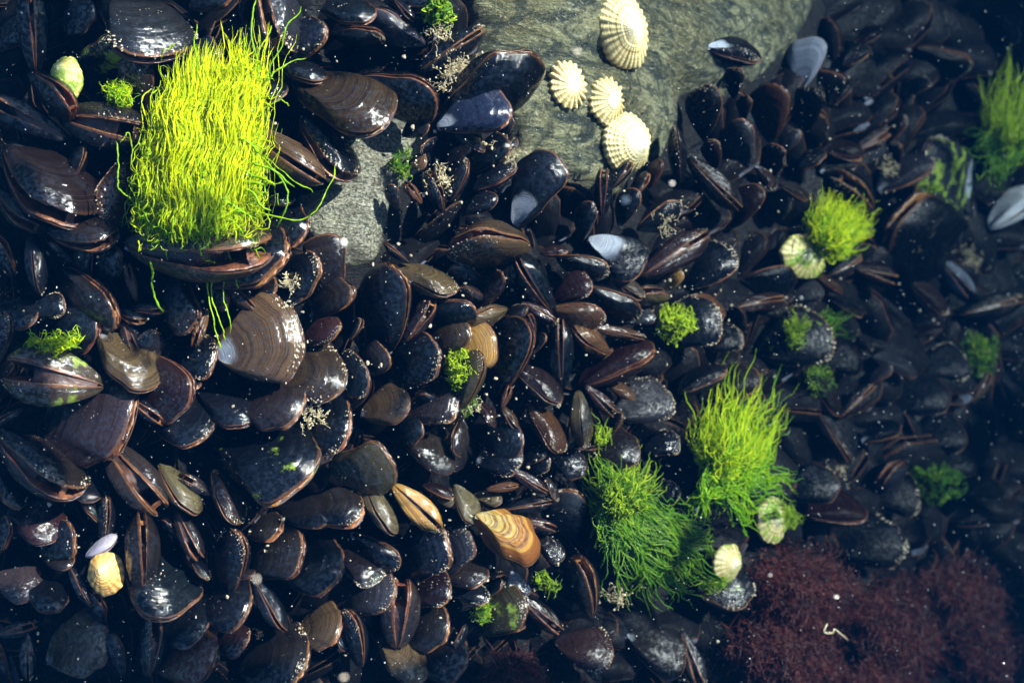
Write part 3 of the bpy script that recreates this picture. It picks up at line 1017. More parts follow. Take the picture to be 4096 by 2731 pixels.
# ------------------------------------------------------------------ lower layer of mussels between the ones above
def fill_bed():
    V, F, A, mi = [], [], [], []
    spots = []
    small = {(k, s): valve_arrays(k, 16, 12, s) for k in range(4) for s in (1, -1)}
    r = random.Random(21)
    hand = [(m['px'], m['py'], math.atan2(m['hy'], m['hx'])) for m in MUSSELS]
    for gy in np.arange(-650, 3400, 116):
        for gx in np.arange(-650, 4950, 116):
            px, py = gx + r.uniform(-65, 65), gy + r.uniform(-65, 65)
            if rock_mask_px(px, py) > -85: continue
            for rep_ in range(1):
                spots.append((px + rep_ * r.uniform(-70, 70), py + rep_ * r.uniform(-70, 70)))
    for px, py in spots:
            near = sorted(hand, key=lambda h: (h[0] - px) ** 2 + (h[1] - py) ** 2)[:3]
            a = near[0][2] + r.gauss(0, 0.6)
            L = r.uniform(190, 330) * (1.2 if px > 2300 else 1)
            roll = r.choice([15, 30, 45, 60, 80, 90, 120, 140, 160] if px < 2300 else [12, 20, 30, 35, 45, 60, 150]) + r.uniform(-12, 12)
            hx, hy = math.cos(a) * L / 2, math.sin(a) * L / 2
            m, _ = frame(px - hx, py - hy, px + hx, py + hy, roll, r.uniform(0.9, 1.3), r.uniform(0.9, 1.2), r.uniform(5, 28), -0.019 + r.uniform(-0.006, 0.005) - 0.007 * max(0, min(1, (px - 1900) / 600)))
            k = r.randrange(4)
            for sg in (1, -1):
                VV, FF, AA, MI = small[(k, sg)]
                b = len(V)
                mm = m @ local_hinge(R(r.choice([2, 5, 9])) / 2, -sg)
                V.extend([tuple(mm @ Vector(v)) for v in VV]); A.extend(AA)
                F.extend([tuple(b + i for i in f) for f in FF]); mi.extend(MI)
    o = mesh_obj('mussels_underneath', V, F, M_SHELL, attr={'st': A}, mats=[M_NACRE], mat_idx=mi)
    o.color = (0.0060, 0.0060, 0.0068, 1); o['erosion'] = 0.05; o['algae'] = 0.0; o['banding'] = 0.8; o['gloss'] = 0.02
    tag(o, 'dark mussels packed in the gaps below the upper layer of the bed', 'mussels', kind='stuff')
fill_bed()

# ------------------------------------------------------------------ filaments
def tube(V, F, T, pts, rads, tint, sides=3):
    b0 = len(V); n = len(pts)
    P = np.array([tuple(p) for p in pts]); rd = np.array(rads)[:, None]
    D = np.empty_like(P); D[1:-1] = P[2:] - P[:-2]; D[0] = P[1] - P[0]; D[-1] = P[-1] - P[-2]
    D /= np.linalg.norm(D, axis=1)[:, None] + 1e-12
    U = np.cross(D, (0.3, 0.2, 0.93)); U /= np.linalg.norm(U, axis=1)[:, None] + 1e-12
    W = np.cross(D, U)
    ring = [P + U * (math.cos(2 * math.pi * q / sides) * rd) + W * (math.sin(2 * math.pi * q / sides) * rd * 0.75) for q in range(sides)]
    V.extend(map(tuple, np.stack(ring, 1).reshape(-1, 3).tolist()))
    T.extend([(tint, i / n, 0) for i in range(n) for _ in range(sides)])
    key = (n, sides)
    if key not in TUBEF:
        TUBEF[key] = [(i * sides + q, i * sides + (q + 1) % sides, (i + 1) * sides + (q + 1) % sides, (i + 1) * sides + q) for i in range(n - 1) for q in range(sides)]
    F.extend([(f[0] + b0, f[1] + b0, f[2] + b0, f[3] + b0) for f in TUBEF[key]])
TUBEF = {}
def wavy(P, n, amp, r, freq=3.0, lock=0.6):
    """resample a polyline smoothly and let it wander; neighbours share most of the wander, so filaments run together in locks"""
    P = np.array([tuple(p) for p in P])
    A = catmull(P, n) if len(P) > 2 else P[0] + (P[1] - P[0]) * np.linspace(0, 1, n)[:, None]
    ph = r.uniform(0, 99)
    out = []
    for i, p in enumerate(A):
        u = i / (n - 1); k = min(1, u * 2.0)
        off = noise.noise_vector(Vector((p[0] * 55, p[1] * 55, p[2] * 55))) * (amp * lock * 1.6 * k) + noise.noise_vector(Vector((u * freq, ph, 0))) * (amp * (1 - lock) * 1.6 * k) + noise.noise_vector(Vector((u * freq * 5, ph, 7))) * (amp * 0.16 * k)
        out.append(Vector(p) + off)
    return out
def strand(V, F, T, P, r, rad, tint, amp=0.006, n=20, sides=3, bead=0.35, freq=3.0, lock=0.6):
    pts = wavy(P, n, amp, r, freq, lock)
    ph = r.uniform(0, 99)
    rads = [rad * (1 + bead * noise.noise(Vector((i * 0.9, ph, 0))) * 1.6) * (1.0 if i < n - 3 else (n - i) / 3.2) for i in range(n)]
    tube(V, F, T, pts, rads, tint, sides)
def full(x, y, h=0.0): return at(x * FS, y * FS, h)

def tall_tuft():
    r = random.Random(3)
    V, F, T = [], [], []
    for i in range(9000):
        a = min(1, max(0, r.random() * 0.75 + r.random() * 0.25)) if r.random() < 0.8 else r.random()
        x0 = 318 + 262 * a + r.gauss(0, 9)
        y0 = 520 + 52 * math.sin(math.pi * a) + r.gauss(0, 18)
        up = r.random() * 210 if r.random() < 0.55 else 0.0    # filaments rooted higher in the cushion
        y0 -= up
        cl = noise.noise(Vector((a * 9, 3.3, 0)))
        ytop = float(np.interp(a, [0, .12, .25, .42, .6, .8, .92, 1], [340, 210, 125, 195, 190, 125, 60, 150])) + 70 * cl
        y0 = max(y0, ytop + r.uniform(70, 230))
        f = min(1.05, 0.15 + r.betavariate(1.5, 1.9))
        y1 = y0 + (ytop - y0) * f
        rise = (560 - y1) / 420
        if r.random() < 0.14: x0 += r.gauss(0, 22); y1 += r.gauss(0, 40)
        x1 = x0 + (48 * a + 24) * rise * (0.5 + 0.5 * f) + 115 * (0.5 - a) * rise * rise + r.gauss(0, 10 + 16 * rise) + 60 * noise.noise(Vector((a * 5, 7.7, y1 * 0.006)))
        h0 = 0.018 + 0.015 * r.random() + 0.00008 * up
        hm = 0.034 + 0.030 * (r.random() ** 1.5) + 0.012 * math.sin(math.pi * a) + 0.014 * noise.noise(Vector((a * 7, y1 * 0.012, 5)))
        h1 = hm - 0.008 + r.gauss(0, 0.006)
        P = [full(x0, y0, h0), full(x0 * 0.7 + x1 * 0.3 + r.gauss(0, 6), y0 * 0.66 + y1 * 0.34, hm), full(x0 * 0.3 + x1 * 0.7, y0 * 0.3 + y1 * 0.7, hm), full(x1, y1, h1)]
        strand(V, F, T, P, r, r.uniform(0.00010, 0.00028) * (1.7 if r.random() < 0.12 else 1), min(1, max(0, r.gauss(0.30 + 0.55 * rise + 0.5 * noise.noise(Vector((a * 6, y0 * 0.01, 9))), 0.22))), 0.005, 20, 3, 0.6, 4.0)
    # short curly side filaments
    for i in range(900):
        a = r.random()
        y0 = r.uniform(float(np.interp(a, [0, .2, .5, .9, 1], [340, 190, 230, 130, 200])), 575); x0 = 318 + 262 * a + r.gauss(0, 10) + (560 - y0) / 420 * (60 - 50 * a)
        t = r.gauss(-1.57, 1.0); q = r.uniform(15, 60)
        P = [full(x0, y0, r.uniform(0.03, 0.055)), full(x0 + math.cos(t) * q * 0.5, y0 + math.sin(t) * q * 0.5, r.uniform(0.05, 0.07)), full(x0 + math.cos(t + 0.5) * q, y0 + math.sin(t + 0.5) * q, r.uniform(0.045, 0.068))]
        strand(V, F, T, P, r, r.uniform(0.00016, 0.0004), min(1, max(0, r.gauss(0.45, 0.3))), 0.005, 14, 3, 0.6, 4.0, 0.2)
    # long loose filaments
    loose = [[(560, 300), (590, 160), (575, 60), (585, 0)], [(575, 280), (620, 150), (660, 60), (690, 10)], [(590, 260), (640, 240), (668, 246)], [(570, 220), (620, 180), (640, 165), (700, 140)], [(450, 190), (455, 120), (457, 58)],
             [(575, 350), (650, 380), (720, 450)], [(565, 480), (680, 505), (740, 470), (772, 385)], [(550, 330), (620, 380), (660, 450), (640, 520)],
             [(470, 560), (480, 640), (500, 720), (520, 780)], [(460, 560), (475, 650), (490, 740), (512, 800)], [(420, 570), (430, 620), (440, 650)], [(520, 560), (535, 620), (545, 660)], [(480, 560), (510, 660), (530, 760)],
             [(345, 600), (355, 650), (375, 715)], [(305, 350), (285, 300), (262, 322)], [(310, 470), (275, 420), (258, 325)],
             [(370, 140), (385, 110), (400, 100)], [(550, 200), (600, 120), (620, 60)], [(560, 240), (570, 130), (560, 90)]]
    for P in loose:
        n = len(P)
        hs = [0.055 + 0.01 * math.sin(k) for k in range(n)] if P[0][1] < 540 else [0.05, 0.046, 0.042, 0.04][:n]
        strand(V, F, T, [full(x, y, h) for (x, y), h in zip(P, hs)], r, r.uniform(0.0003, 0.0006), r.uniform(0.0, 0.45), 0.004, 40, 4, 0.6)
    # broader flat green blades low in the tuft
    for i in range(12):
        x0, y0 = r.uniform(400, 590), r.uniform(330, 560)
        P = [full(x0, y0, 0.06), full(x0 + r.uniform(10, 60), y0 + r.uniform(-25, 15), 0.075), full(x0 + r.uniform(50, 120), y0 + r.uniform(-10, 60), 0.07)]
        strand(V, F, T, P, r, r.uniform(0.0006, 0.0011), r.uniform(0.0, 0.25), 0.004, 20, 3, 0.5)
    o = mesh_obj('algae_tuft', V, F, M_ALGA, attr={'tint': T})
    tag(o, 'tallest bright yellow green algae tuft standing on a long olive mussel', 'algae', 'green algae tufts')
tall_tuft()

def tuft(cx, cy, rx, ry, lean, length, n, label, mat, tint=0.6, h=0.045, rad=0.0006, seed=1, droop=(), name='algae_tuft', cat='algae', group='green algae tufts', curl=0.005, hbase=0.012, spread=0.5):
    """cx, cy etc. in the 2352-pixel picture; lean = direction of the drift in the picture"""
    r = random.Random(seed)
    V, F, T = [], [], []
    n = int(n * 1.5); rad *= 0.5; spread *= 0.7; curl *= 1.7
    for i in range(n):
        a, q = r.uniform(0, 2 * math.pi), math.sqrt(r.random())
        ox, oy = math.cos(a) * q, math.sin(a) * q
        x0, y0 = cx + rx * ox, cy + ry * oy
        f = r.betavariate(1.4, 1.6) * r.uniform(0.8, 1.25)
        x1 = x0 + lean[0] * length * f + ox * length * spread * f + r.gauss(0, length * 0.07)
        y1 = y0 + lean[1] * length * f + oy * length * spread * f + r.gauss(0, length * 0.07)
        hh = hbase + h * (0.4 + 0.6 * r.random()) * (1.15 - q * q)
        P = [full(x0, y0, hbase * 0.4), full(x0 * 0.65 + x1 * 0.35, y0 * 0.65 + y1 * 0.35, hh), full(x1, y1, hh * r.uniform(0.6, 1.1))]
        strand(V, F, T, P, r, rad * r.uniform(0.6, 1.5), min(1, max(0, r.gauss(tint, 0.28))), curl, 14, 3, 0.6, 4.0)
    for (x1, y1, m, sp) in droop:
        for i in range(int(m * 1.8)):
            a = r.uniform(0, 6.28)
            x0, y0 = cx + rx * 0.8 * math.cos(a), cy + ry * 0.8 * math.sin(a)
            ex, ey = x1 + r.gauss(0, sp), y1 + r.gauss(0, sp)
            P = [full(x0, y0, h * 0.8), full((x0 + ex) / 2 + r.gauss(0, sp * 0.4), (y0 + ey) / 2 + r.gauss(0, sp * 0.4), h * 0.9), full(ex, ey, h * 0.4 + 0.01)]
            strand(V, F, T, P, r, rad * r.uniform(0.7, 1.5), min(1, max(0, r.gauss(0.12, 0.12))), curl, 20, 3, 0.5, 4.0)
    o = mesh_obj(name, V, F, mat, attr={'tint': T})
    tag(o, label, cat, group)
    return o
tuft(1905, 560, 42, 40, (0.3, -0.6), 120, 760, 'compact yellow green algae tuft growing on a pale crusted shell', M_ALGA, 0.6, 0.05, 0.0007, 11)
tuft(1668, 1085, 60, 50, (0.26, -0.95), 170, 620, 'upright bright green algae tuft leaning over the mussels above the small crusted limpet', M_ALGA, 0.45, 0.06, 0.0008, 12, droop=[(1790, 1110, 26, 30), (1720, 1190, 26, 26), (1610, 1160, 30, 20)])
tuft(1430, 1165, 60, 58, (0.0, -0.5), 120, 520, 'bushy dark green algae tuft with filaments hanging towards the red seaweed', M_ALGA2, 0.42, 0.055, 0.0008, 13, droop=[(1560, 1300, 150, 38), (1480, 1320, 90, 34), (1590, 1230, 70, 30), (1400, 1250, 40, 20), (1375, 1060, 24, 10)])  # low tint paints in the shadow over this tuft
tuft(2320, 330, 50, 55, (0.12, -0.9), 150, 420, 'hazy green algae tuft highest up the deep slope above the white shell', M_ALGA2, 0.75, 0.06, 0.0009, 14, droop=[(2250, 330, 30, 22), (2280, 410, 30, 20)])
tuft(2150, 430, 38, 28, (-0.1, -0.2), 40, 190, 'low green algae cushion growing on a pale mossy mussel', M_ALGA2, 0.5, 0.03, 0.0008, 15)
tuft(1552, 747, 40, 34, (0, -0.1), 34, 200, 'round light green algae cushion on a blue black mussel', M_ALGA2, 0.75, 0.03, 0.0007, 16)
tuft(1840, 775, 38, 48, (0.2, -0.3), 50, 170, 'thin speckled green algae film on the broad round dark mussel', M_ALGA2, 0.45, 0.022, 0.0005, 17, droop=[(1945, 735, 14, 14)])
tuft(1058, 855, 30, 38, (0.05, -0.1), 30, 200, 'small vivid green algae cushion beside the golden mussel', M_ALGA2, 0.7, 0.035, 0.0007, 18, droop=[(1070, 920, 24, 12)])
tuft(608, 1085, 26, 34, (0.1, 0.2), 34, 110, 'sparse yellow algae wisp on a large smooth black mussel', M_ALGA, 0.5, 0.018, 0.0005, 19)
tuft(1795, 1185, 32, 26, (0.1, 0.0), 26, 140, 'green algae cushion on the paler crusted limpet above the red seaweed', M_ALGA2, 0.45, 0.028, 0.0007, 20)
tuft(1655, 1330, 42, 22, (0, 0.2), 30, 130, 'dull green algae ring around the crusted limpet beside the red seaweed', M_ALGA2, 0.3, 0.02, 0.0006, 21)
tuft(270, 222, 28, 20, (-0.1, -0.4), 44, 120, 'small yellow green algae wisp beside the yellow limpet', M_ALGA, 0.4, 0.03, 0.0005, 22)
tuft(1002, 28, 32, 22, (0.1, 0.2), 40, 130, 'leafy green algae clump at the top edge of the bare rock', M_ALGA2, 0.3, 0.03, 0.0011, 23)
tuft(915, 375, 26, 20, (0.2, 0.2), 30, 60, 'dull green algae smear on the granular bare rock', M_ALGA2, 0.1, 0.008, 0.0004, 24, hbase=0.005)
tuft(120, 790, 60, 14, (0.05, -0.4), 30, 90, 'yellow green algae fringe on top of the gaping striped mussel', M_ALGA, 0.4, 0.04, 0.0005, 25, hbase=0.03)
tuft(2255, 820, 34, 46, (0, -0.3), 55, 130, 'faint green algae clump deep in the haze below the white sliver shell', M_ALGA2, 0.1, 0.03, 0.0007, 26)
tuft(2150, 1110, 60, 40, (0.1, -0.2), 55, 130, 'dark green algae clump deep beside the small tan shell', M_ALGA2, 0.0, 0.03, 0.0007, 27)
tuft(1120, 1410, 14, 20, (0, 0), 16, 70, 'tiny dark green algae cushion on the olive mussel below the orange mussel', M_ALGA2, 0.25, 0.015, 0.0005, 28)
tuft(1880, 880, 26, 40, (0.2, -0.4), 45, 60, 'thin dark green algae wisp below the broad round dark mussel', M_ALGA2, 0.1, 0.02, 0.0005, 29)
tuft(1375, 1010, 8, 20, (0.05, -0.8), 50, 26, 'few green filaments standing above the bushy dark green tuft', M_ALGA2, 0.6, 0.03, 0.0006, 30)
tuft(1230, 1340, 14, 12, (0.7, -0.1), 60, 22, 'few pale green loose filaments below the orange mussel', M_ALGA2, 0.5, 0.02, 0.0005, 31)

# ------------------------------------------------------------------ red seaweed
def red_bush(cx, cy, rx, ry, n, label, seed, h=0.07):
    r = random.Random(seed)
    V, F, T = [], [], []
    for i in range(n):
        a = r.uniform(0, 2 * math.pi); q = math.sqrt(r.random())
        ex, ey = cx + rx * q * math.cos(a), cy + ry * q * math.sin(a)
        bx, by = cx + r.gauss(0, rx * 0.3) + rx * 0.5, cy + ry * 0.9 + r.gauss(0, ry * 0.25)
        hh = h * (1.05 - 0.8 * q * q) * r.uniform(0.6, 1.1)
        P = [full(bx, by, 0.0), full(bx * 0.5 + ex * 0.5, by * 0.5 + ey * 0.5, hh * 0.8), full(ex, ey, hh)]
        pts = wavy(P, 16, 0.006, r)
        t = r.random()
        tube(V, F, T, pts, [0.0007 * (1.1 - 0.7 * k / 16) for k in range(16)], t)
        for k in range(6, 16):
            for _ in range(2):
                d = noise.noise_vector(Vector((k * 3.1, i * 1.7, _ * 5.0)))
                e = pts[k] + Vector((d.x, d.y, d.z * 0.8 + 0.2)) * r.uniform(0.006, 0.022)
                m = (pts[k] + e) / 2 + Vector((r.gauss(0, .0012), r.gauss(0, .0012), r.gauss(0, .0012)))
                tube(V, F, T, [pts[k], m, e], [0.0005, 0.0004, 0.0002], t)
    o = mesh_obj('red_seaweed', V, F, M_RED, attr={'tint': T})
    tag(o, label, 'seaweed', 'red seaweed bushes')
red_bush(1835, 1350, 140, 110, 420, 'dark red feathery seaweed bush largest and nearest the crusted limpet', 41)
red_bush(2040, 1420, 140, 110, 360, 'dim red feathery seaweed bush deeper than the largest one', 42)
red_bush(2200, 1350, 110, 90, 170, 'very dark red seaweed bush deepest beside the tan shell', 43)
red_bush(1800, 1490, 140, 100, 330, 'dark red seaweed bush below the largest one with a pale thread lying over it', 44)
red_bush(1990, 1560, 140, 60, 190, 'brownish red seaweed bush cut by the bottom edge', 45)
red_bush(2290, 1500, 120, 100, 200, 'black red seaweed bush in the darkest lower corner', 47)
red_bush(1185, 1545, 62, 50, 170, 'small dark red seaweed bush among the mussels below the orange mussel', 46, 0.05)

# ------------------------------------------------------------------ limpets
def limpet(cx, cy, rx, ry, apex, hgt, ribs, label, tint=(1, 1, 1), amp=0.06, seed=1, rot=0.0, lift=0.004, algae=0.0, lean=0.0, top=None):
    """cx, cy, rx, ry in photograph pixels; apex = offset of the top as a share of the radius"""
    r = random.Random(seed)
    C = at(cx, cy, lift); d = (CAM_Z - C.z) / PW * SW
    RX, RY = rx * d * 1.1, ry * d * 1.17; Rm = (RX + RY) / 2
    e = 0.002
    nrm = Vector((-(base_z(C.x + e, C.y) - base_z(C.x - e, C.y)) / (2 * e) + lean, -(base_z(C.x, C.y + e) - base_z(C.x, C.y - e)) / (2 * e), 1)).normalized()
    ex = (Vector((1, 0, 0)) - nrm * nrm.x).normalized(); ey = nrm.cross(ex)
    q = Matrix((ex, ey, nrm)).transposed()
    RX /= max(0.6, ex.dot(Vector((1, 0, 0))))
    if top:
        apex = list(apex)
        for _ in range(12):                   # slide the summit over the base until it stands where it is seen
            p = to_px(C + q @ Vector((apex[0] * RX, apex[1] * RY, hgt * Rm)))
            apex[0] = max(-0.9, min(1.1, apex[0] + (top[0] - p[0]) / rx * 0.6)); apex[1] = max(-0.9, min(0.9, apex[1] - (top[1] - p[1]) / ry * 0.6))
    nt, ns = ribs * 6, 16
    rl = [r.uniform(0.5, 1.3) for _ in range(ribs)]
    wid = [r.uniform(-0.25, 0.25) for _ in range(ribs + 1)]
    V, F, A = [], [], []
    V.append((apex[0] * RX, apex[1] * RY, hgt * Rm)); A.append((0, 1, 0))
    for i in range(1, ns + 1):
        s = i / ns
        for j in range(nt):
            th = 2 * math.pi * j / nt
            k = j / 6.0; ki = int(k) % ribs
            rib = 0.5 + 0.5 * math.cos(2 * math.pi * (k - ki - 0.5))
            a = rl[ki] * amp * (0.6 + 0.8 * (0.5 + 0.5 * noise.noise(Vector((ki * 1.3, s * 3, seed)))))
            rr = 1 + a * (rib - 0.4) * s * 1.5 + 0.03 * math.sin(2 * th + seed) + 0.02 * math.sin(5 * th + seed * 2) + 0.07 * noise.noise(Vector((math.cos(th) * 3, math.sin(th) * 3, seed))) * s
            x = apex[0] * RX * (1 - s) + math.cos(th) * RX * s * rr
            y = apex[1] * RY * (1 - s) + math.sin(th) * RY * s * rr
            z = hgt * Rm * (1 - s ** 1.1) + Rm * a * rib * s * (1 if s < 0.98 else 0.6) * 0.9 + Rm * 0.006 * math.sin(s * 22 + seed)
            V.append((x, y, z)); A.append((s, rib, 0))
    for j in range(nt): F.append((0, 1 + j, 1 + (j + 1) % nt))
    for i in range(ns - 1):
        for j in range(nt):
            a0 = 1 + i * nt
            F.append((a0 + j, a0 + nt + j, a0 + nt + (j + 1) % nt, a0 + (j + 1) % nt))
    # skirt down to the rock
    b = len(V); a0 = 1 + (ns - 1) * nt
    for j in range(nt): p = V[a0 + j]; V.append((p[0] * 0.97, p[1] * 0.97, -0.18 * Rm)); A.append((1, 0, 0))
    for j in range(nt): F.append((a0 + j, b + j, b + (j + 1) % nt, a0 + (j + 1) % nt))
    V = [q @ (Matrix.Rotation(rot, 3, 'Z') @ Vector(v)) for v in V]
    o = mesh_obj('limpet', V, F, M_LIMPET, attr={'st': A})
    o.location = C; o.color = (*tint, 1); o['algae'] = float(algae)
    tag(o, label, 'limpet', 'limpets')
    return o
bx = lambda zx, zy, t='B': (TILES[t][0] + zx * K, TILES[t][1] + zy * K)
limpet(*bx(1930, 205), 160 * K, 222 * K, (0.5, 0.06), 0.95, 30, 'large cream oval limpet on the bare rock cut by the top edge', (1.0, 0.93, 0.70), 0.03, 3, top=bx(2010, 195))
limpet(*bx(1552, 572), 112 * K, 130 * K, (0.25, -0.12), 0.62, 19, 'small ribbed limpet with a pale smear nearest the winged black mussel', (0.95, 0.85, 0.62), 0.10, 4, top=bx(1592, 588))
limpet(*bx(1808, 682), 108 * K, 128 * K, (0.85, 0.06), 0.75, 21, 'small strongly ribbed brown limpet in the middle of the bare rock', (0.85, 0.78, 0.58), 0.10, 5, top=bx(1885, 672))
limpet(*bx(1950, 962), 152 * K, 168 * K, (0.97, -0.06), 1.0, 28, 'conical cream limpet lowest on the bare rock with a bright pointed top', (1.0, 0.95, 0.74), 0.03, 6, top=bx(2082, 978))
limpet(*bx(440, 540, 'A'), 100 * K, 140 * K, (-0.15, 0.35), 0.7, 22, 'yellow green stained limpet with a white top among black mussels', (0.95, 0.90, 0.40), 0.012, 7, lift=0.026, algae=0.62)
limpet(*bx(712, 830, 'G'), 105 * K, 135 * K, (-0.1, 0.35), 0.8, 16, 'white and rust orange limpet tucked between edge on mussels', (1.0, 0.62, 0.28), 0.008, 8, lift=0.03)
limpet(1850 * FS, 590 * FS, 62 * FS, 44 * FS, (-0.3, 0.0), 0.55, 22, 'pale yellow crusted limpet carrying the compact yellow green tuft', (0.60, 0.58, 0.36), 0.015, 9, lift=0.02, algae=0.56)
limpet(1775 * FS, 1195 * FS, 40 * FS, 46 * FS, (-0.2, 0.2), 0.6, 18, 'pale crusted limpet half covered by green algae under the upright tuft', (0.55, 0.53, 0.38), 0.012, 10, lift=0.02, algae=0.58)
limpet(1672 * FS, 1292 * FS, 36 * FS, 36 * FS, (0.1, 0.0), 0.7, 18, 'round limpet with a bald beige top beside the red seaweed', (0.50, 0.47, 0.33), 0.006, 11, lift=0.03, algae=0.45)

# ------------------------------------------------------------------ hydroids, crusts, silt
def hydroid(cx, cy, rx, ry, n, label, seed, length=0.008, lift=0.026, name='hydroid_tuft'):
    r = random.Random(seed)
    V, F, T = [], [], []
    for i in range(int(n * 0.7)):
        u = r.gauss(0, 0.8); x, y = cx + rx * u * 0.7 + r.gauss(0, rx * 0.3), cy + ry * (0.55 * math.sin(u * 2.2 + seed) + 0.3 * u * (-1) ** seed) + r.gauss(0, ry * 0.25)
        p = full(x, y, lift * r.uniform(0.6, 1.0)); d = Vector((r.gauss(0, 1), r.gauss(0, 1), abs(r.gauss(0.5, 0.5)))).normalized()
        pts = [p]
        for k in range(7):
            d = (d + Vector((r.gauss(0, .35), r.gauss(0, .35), r.gauss(0, .3)))).normalized()
            pts.append(pts[-1] + d * length / 7)
            if r.random() < 0.5:
                e = (d + Vector((r.gauss(0, .9), r.gauss(0, .9), r.gauss(0, .9)))).normalized()
                tube(V, F, T, [pts[-1], pts[-1] + e * length * 0.25], [0.00015, 0.0001], r.random())
                if r.random() < 0.6: add_blob(V, F, tuple(pts[-1] + e * length * 0.27), r.uniform(0.0003, 0.0007), r)
        while len(T) < len(V): T.append((0.5, 0, 0))
        tube(V, F, T, pts, [0.00015] * 8, r.random())
    while len(T) < len(V): T.append((0.5, 0, 0))
    o = mesh_obj(name, V, F, M_HYDRO, attr={'tint': T})
    tag(o, label, 'hydroid', 'pale hydroid tufts')
hydroid(1045, 165, 30, 34, 110, 'beige branching hydroid tuft between two black mussels beside the bare rock', 61)
hydroid(1020, 90, 34, 30, 60, 'beige hydroid tuft beside the leafy green algae clump', 62)
hydroid(1010, 410, 18, 34, 60, 'white straggling hydroid tuft over small black mussels', 63, 0.009)
hydroid(1160, 350, 22, 24, 50, 'pale hydroid tuft beside the lower end of the limpet rock', 64)
hydroid(1535, 500, 20, 24, 60, 'white hydroid tuft on a brown rimmed mussel', 65, 0.009)
hydroid(670, 650, 14, 26, 45, 'white hydroid strands above the broad brown mussel', 66)
hydroid(720, 960, 22, 22, 45, 'thin white hydroid threads beside the striped mussel row', 67)
hydroid(2130, 500, 26, 24, 70, 'beige crusty hydroid clump below the low green cushion', 69)
hydroid(2230, 590, 26, 26, 60, 'pale hydroid clump on the pale gaping mussel in the haze', 70)
hydroid(1420, 1360, 34, 26, 55, 'pale branching hydroid beside the small red seaweed', 71, 0.009)
hydroid(1930, 1080, 22, 20, 32, 'beige hydroid clump in the haze beside the upright tuft', 74)
hydroid(2040, 380, 22, 18, 40, 'pale beige hydroid in the haze beside red brown shells', 76)
hydroid(1080, 930, 22, 18, 40, 'fine white bristly hydroid below the small vivid cushion', 78)

def thread():
    r = random.Random(5); V, F, T = [], [], []
    strand(V, F, T, [full(1900, 1432, .08), full(1893, 1450, .085), full(1912, 1452, .085), full(1918, 1445, .085), full(1950, 1468, .08)], r, 0.0007, .5, 0.001, 30, 4, 0.2)
    o = mesh_obj('worm_tube', V, F, M_HYDRO, attr={'tint': T})
    tag(o, 'pale looped thread lying over the red seaweed', 'worm tube')
thread()

def silt():
    r = random.Random(8)
    V, F = [], []
    # grains resting on the bed
    for i in range(1700):
        if i % 9 == 0: m = r.choice(MUSSELS); q = r.random()
        x, y = m['tx'] * q + m['px'] * (1 - q) + r.gauss(0, 26), m['ty'] * q + m['py'] * (1 - q) + r.gauss(0, 26)
        if i % 3 == 0: x, y = x + r.gauss(0, 90), y + r.gauss(0, 90)
        add_blob(V, F, at(x, y, r.uniform(0.004, 0.024)), r.choice([.0003, .0004, .0006, .0006, .0009, .0013]), r)
    o = mesh_obj('silt_grains', V, F, M_CRUST, smooth=False)
    tag(o, 'pale shell grit and silt grains strewn over the mussels', 'silt', kind='stuff')
    V, F = [], []
    for i in range(2200):
        x = PW * (1 - r.random() ** 1.35) if r.random() < .75 else PW * r.random()
        y = PH * r.random()
        h = r.uniform(0.03, 0.16)
        p = at(x, y, h)
        add_blob(V, F, p, r.choice([.00010, .00013, .00016, .0002, .0003]) * ((CAM_Z - p.z) / 0.6) ** 1.3, r)
    for (x, y) in [(1437, 460), (1543, 422), (790, 558), (1768, 1320), (1920, 1370), (1840, 684), (2305, 1522), (790, 1555), (1325, 120), (1600, 1170), (590, 1330)]:
        add_blob(V, F, full(x, y, r.uniform(0.33, 0.42)), r.uniform(.0005, .0010), r)
    o = mesh_obj('marine_snow', V, F, M_SNOW)
    tag(o, 'tiny pale particles drifting in the water', 'particles', kind='stuff')
silt()

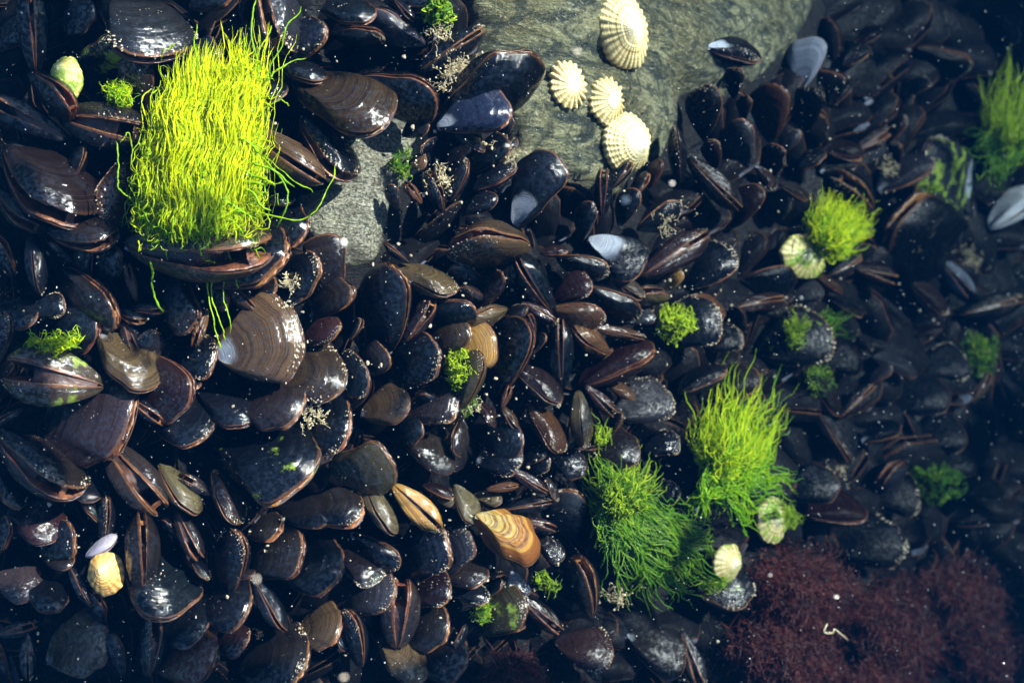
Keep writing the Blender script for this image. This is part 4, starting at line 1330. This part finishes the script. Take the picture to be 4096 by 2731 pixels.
# ------------------------------------------------------------------ labels
LAND = [(780, 640, 'the tall tuft'), (2020, 2150, 'the orange mussel'), (2440, 420, 'the rock limpets'), (1400, 780, 'the granular rock'), (3230, 2380, 'the red seaweed'), (262, 320, 'the yellow limpet'),
        (425, 2290, 'the rusty limpet'), (215, 1500, 'the striped gaper'), (1050, 1400, 'the broad shell'), (2950, 1800, 'the upright tuft'), (2480, 2010, 'the bushy tuft'), (3330, 930, 'the compact tuft'),
        (1950, 360, 'the winged mussel'), (4000, 860, 'the white shell'), (1900, 1400, 'the golden mussel'), (2460, 960, 'the white beaked mussel'), (1070, 1890, 'the wisp mussel'), (3750, 720, 'the mossy mussel'), (2070, 2640, 'the small red bush'), (3200, 1330, 'the round mussel')]
SPECIAL = {'rustgaper': 'plump rusty brown striped mussel with a gritty gape beside the bald beaked oval one', 'wing': 'large black mussel hinge up with valves spread like wings on the bare rock', 'blue': 'deep blue ridged mussel tucked under the large winged black mussel', 'eroded': 'big smooth black oval mussel with a bald blue grey beak under the limpet rock',
           'nacred': 'black mussel with a shiny white beak lying alone on the limpet rock', 'bleached': 'bleached pale grey mussel standing at the dark end of the limpet rock', 'mossy': 'grey mussel covered in green moss with a white beak',
           'white': 'white glossy mussel shell lying bright in the deep haze', 'gaper': 'round striped brown mussel gaping open with orange flesh and algae fringe', 'broad': 'broadest fan shaped brown mussel with fine growth rings and pale beak',
           'under': 'long olive mussel gaping under the tall bright algae tuft', 'nacre': 'dark mussel with a large worn blue white beak above the red rimmed mussels', 'golden': 'golden brown mussel beside the small vivid green cushion',
           'round': 'broad round dark mussel with speckled green film in the haze', 'film': 'large smooth black mussel with a sparse yellow algae wisp', 'chip': 'small white blue shell sticking up above the rust orange limpet', 'orange': 'bright orange and yellow banded mussel lying exposed among black ones'}
ORD = ['nearest', 'second', 'third', 'fourth', 'fifth', 'sixth', 'seventh', 'eighth', 'ninth', 'tenth']
def label_all():
    key = {}
    for m in MUSSELS:
        if m['label']: m['o']['label'] = SPECIAL[m['label']]; continue
        e = abs(math.sin(R(m['roll'])))
        size = 'tiny' if m['len'] < 105 else 'small' if m['len'] < 155 else 'medium' if m['len'] < 215 else 'large'
        state = ('gaping' if m['g'] in 'wx' else 'edge up') if e > 0.85 else ('tilted' if e > 0.6 else 'broadside')
        if m['cr'] == 2: tint_c = 1
        ls = sorted(LAND, key=lambda q: math.hypot(q[0] - m['px'], q[1] - m['py']))
        A = ls[0]
        dx, dy = m['px'] - A[0], m['py'] - A[1]
        best = None
        for q in ls[1:9]:
            qx, qy = q[0] - A[0], q[1] - A[1]
            cs = (dx * qx + dy * qy) / (math.hypot(dx, dy) * math.hypot(qx, qy) + 1e-6)
            if best is None or cs > best[0] + 0.02: best = (cs, q)
        key.setdefault((size, TINTW[m['c']], state, A[2], best[1][2]), []).append((math.hypot(dx, dy), m))
    for (size, tint, state, A, B), ms in key.items():
        ms.sort(key=lambda q: q[0])
        for i, (d, m) in enumerate(ms):
            o = (ORD[min(i, 9)] + ' ') if len(ms) > 1 else ''
            m['o']['label'] = f'{size} {tint} mussel {state}, {o}from {A} towards {B}' if o else f'{size} {tint} mussel {state}, between {A} and {B}'
label_all()

# ------------------------------------------------------------------ water haze
def haze():
    x0, x1, y0, y1, z0, z1 = -2.9, 2.9, -2.9, 2.9, -2.4, 0.72
    V = [(x0, y0, z0), (x1, y0, z0), (x1, y1, z0), (x0, y1, z0), (x0, y0, z1), (x1, y0, z1), (x1, y1, z1), (x0, y1, z1)]
    F = [(3, 2, 1, 0), (4, 5, 6, 7), (0, 1, 5, 4), (1, 2, 6, 5), (2, 3, 7, 6), (3, 0, 4, 7)]
    m = bpy.data.materials.new('sea_water'); m.use_nodes = True
    n = m.node_tree.nodes; n.remove(n['Principled BSDF'])
    pv = n.new('ShaderNodeVolumePrincipled')
    pv.inputs['Color'].default_value = (0.0001, 0.0050, 0.0165, 1)
    pv.inputs['Density'].default_value = 0.72
    pv.inputs['Absorption Color'].default_value = (0.0, 0.04, 0.09, 1)
    pv.inputs['Anisotropy'].default_value = 0.0
    m.node_tree.links.new(pv.outputs[0], n['Material Output'].inputs['Volume'])
    o = mesh_obj('haze', V, F, m, smooth=False)
    tag(o, 'blue haze of the sea water over the mussel bed', 'water', kind='stuff')
haze()
print('mussels', len(MUSSELS))
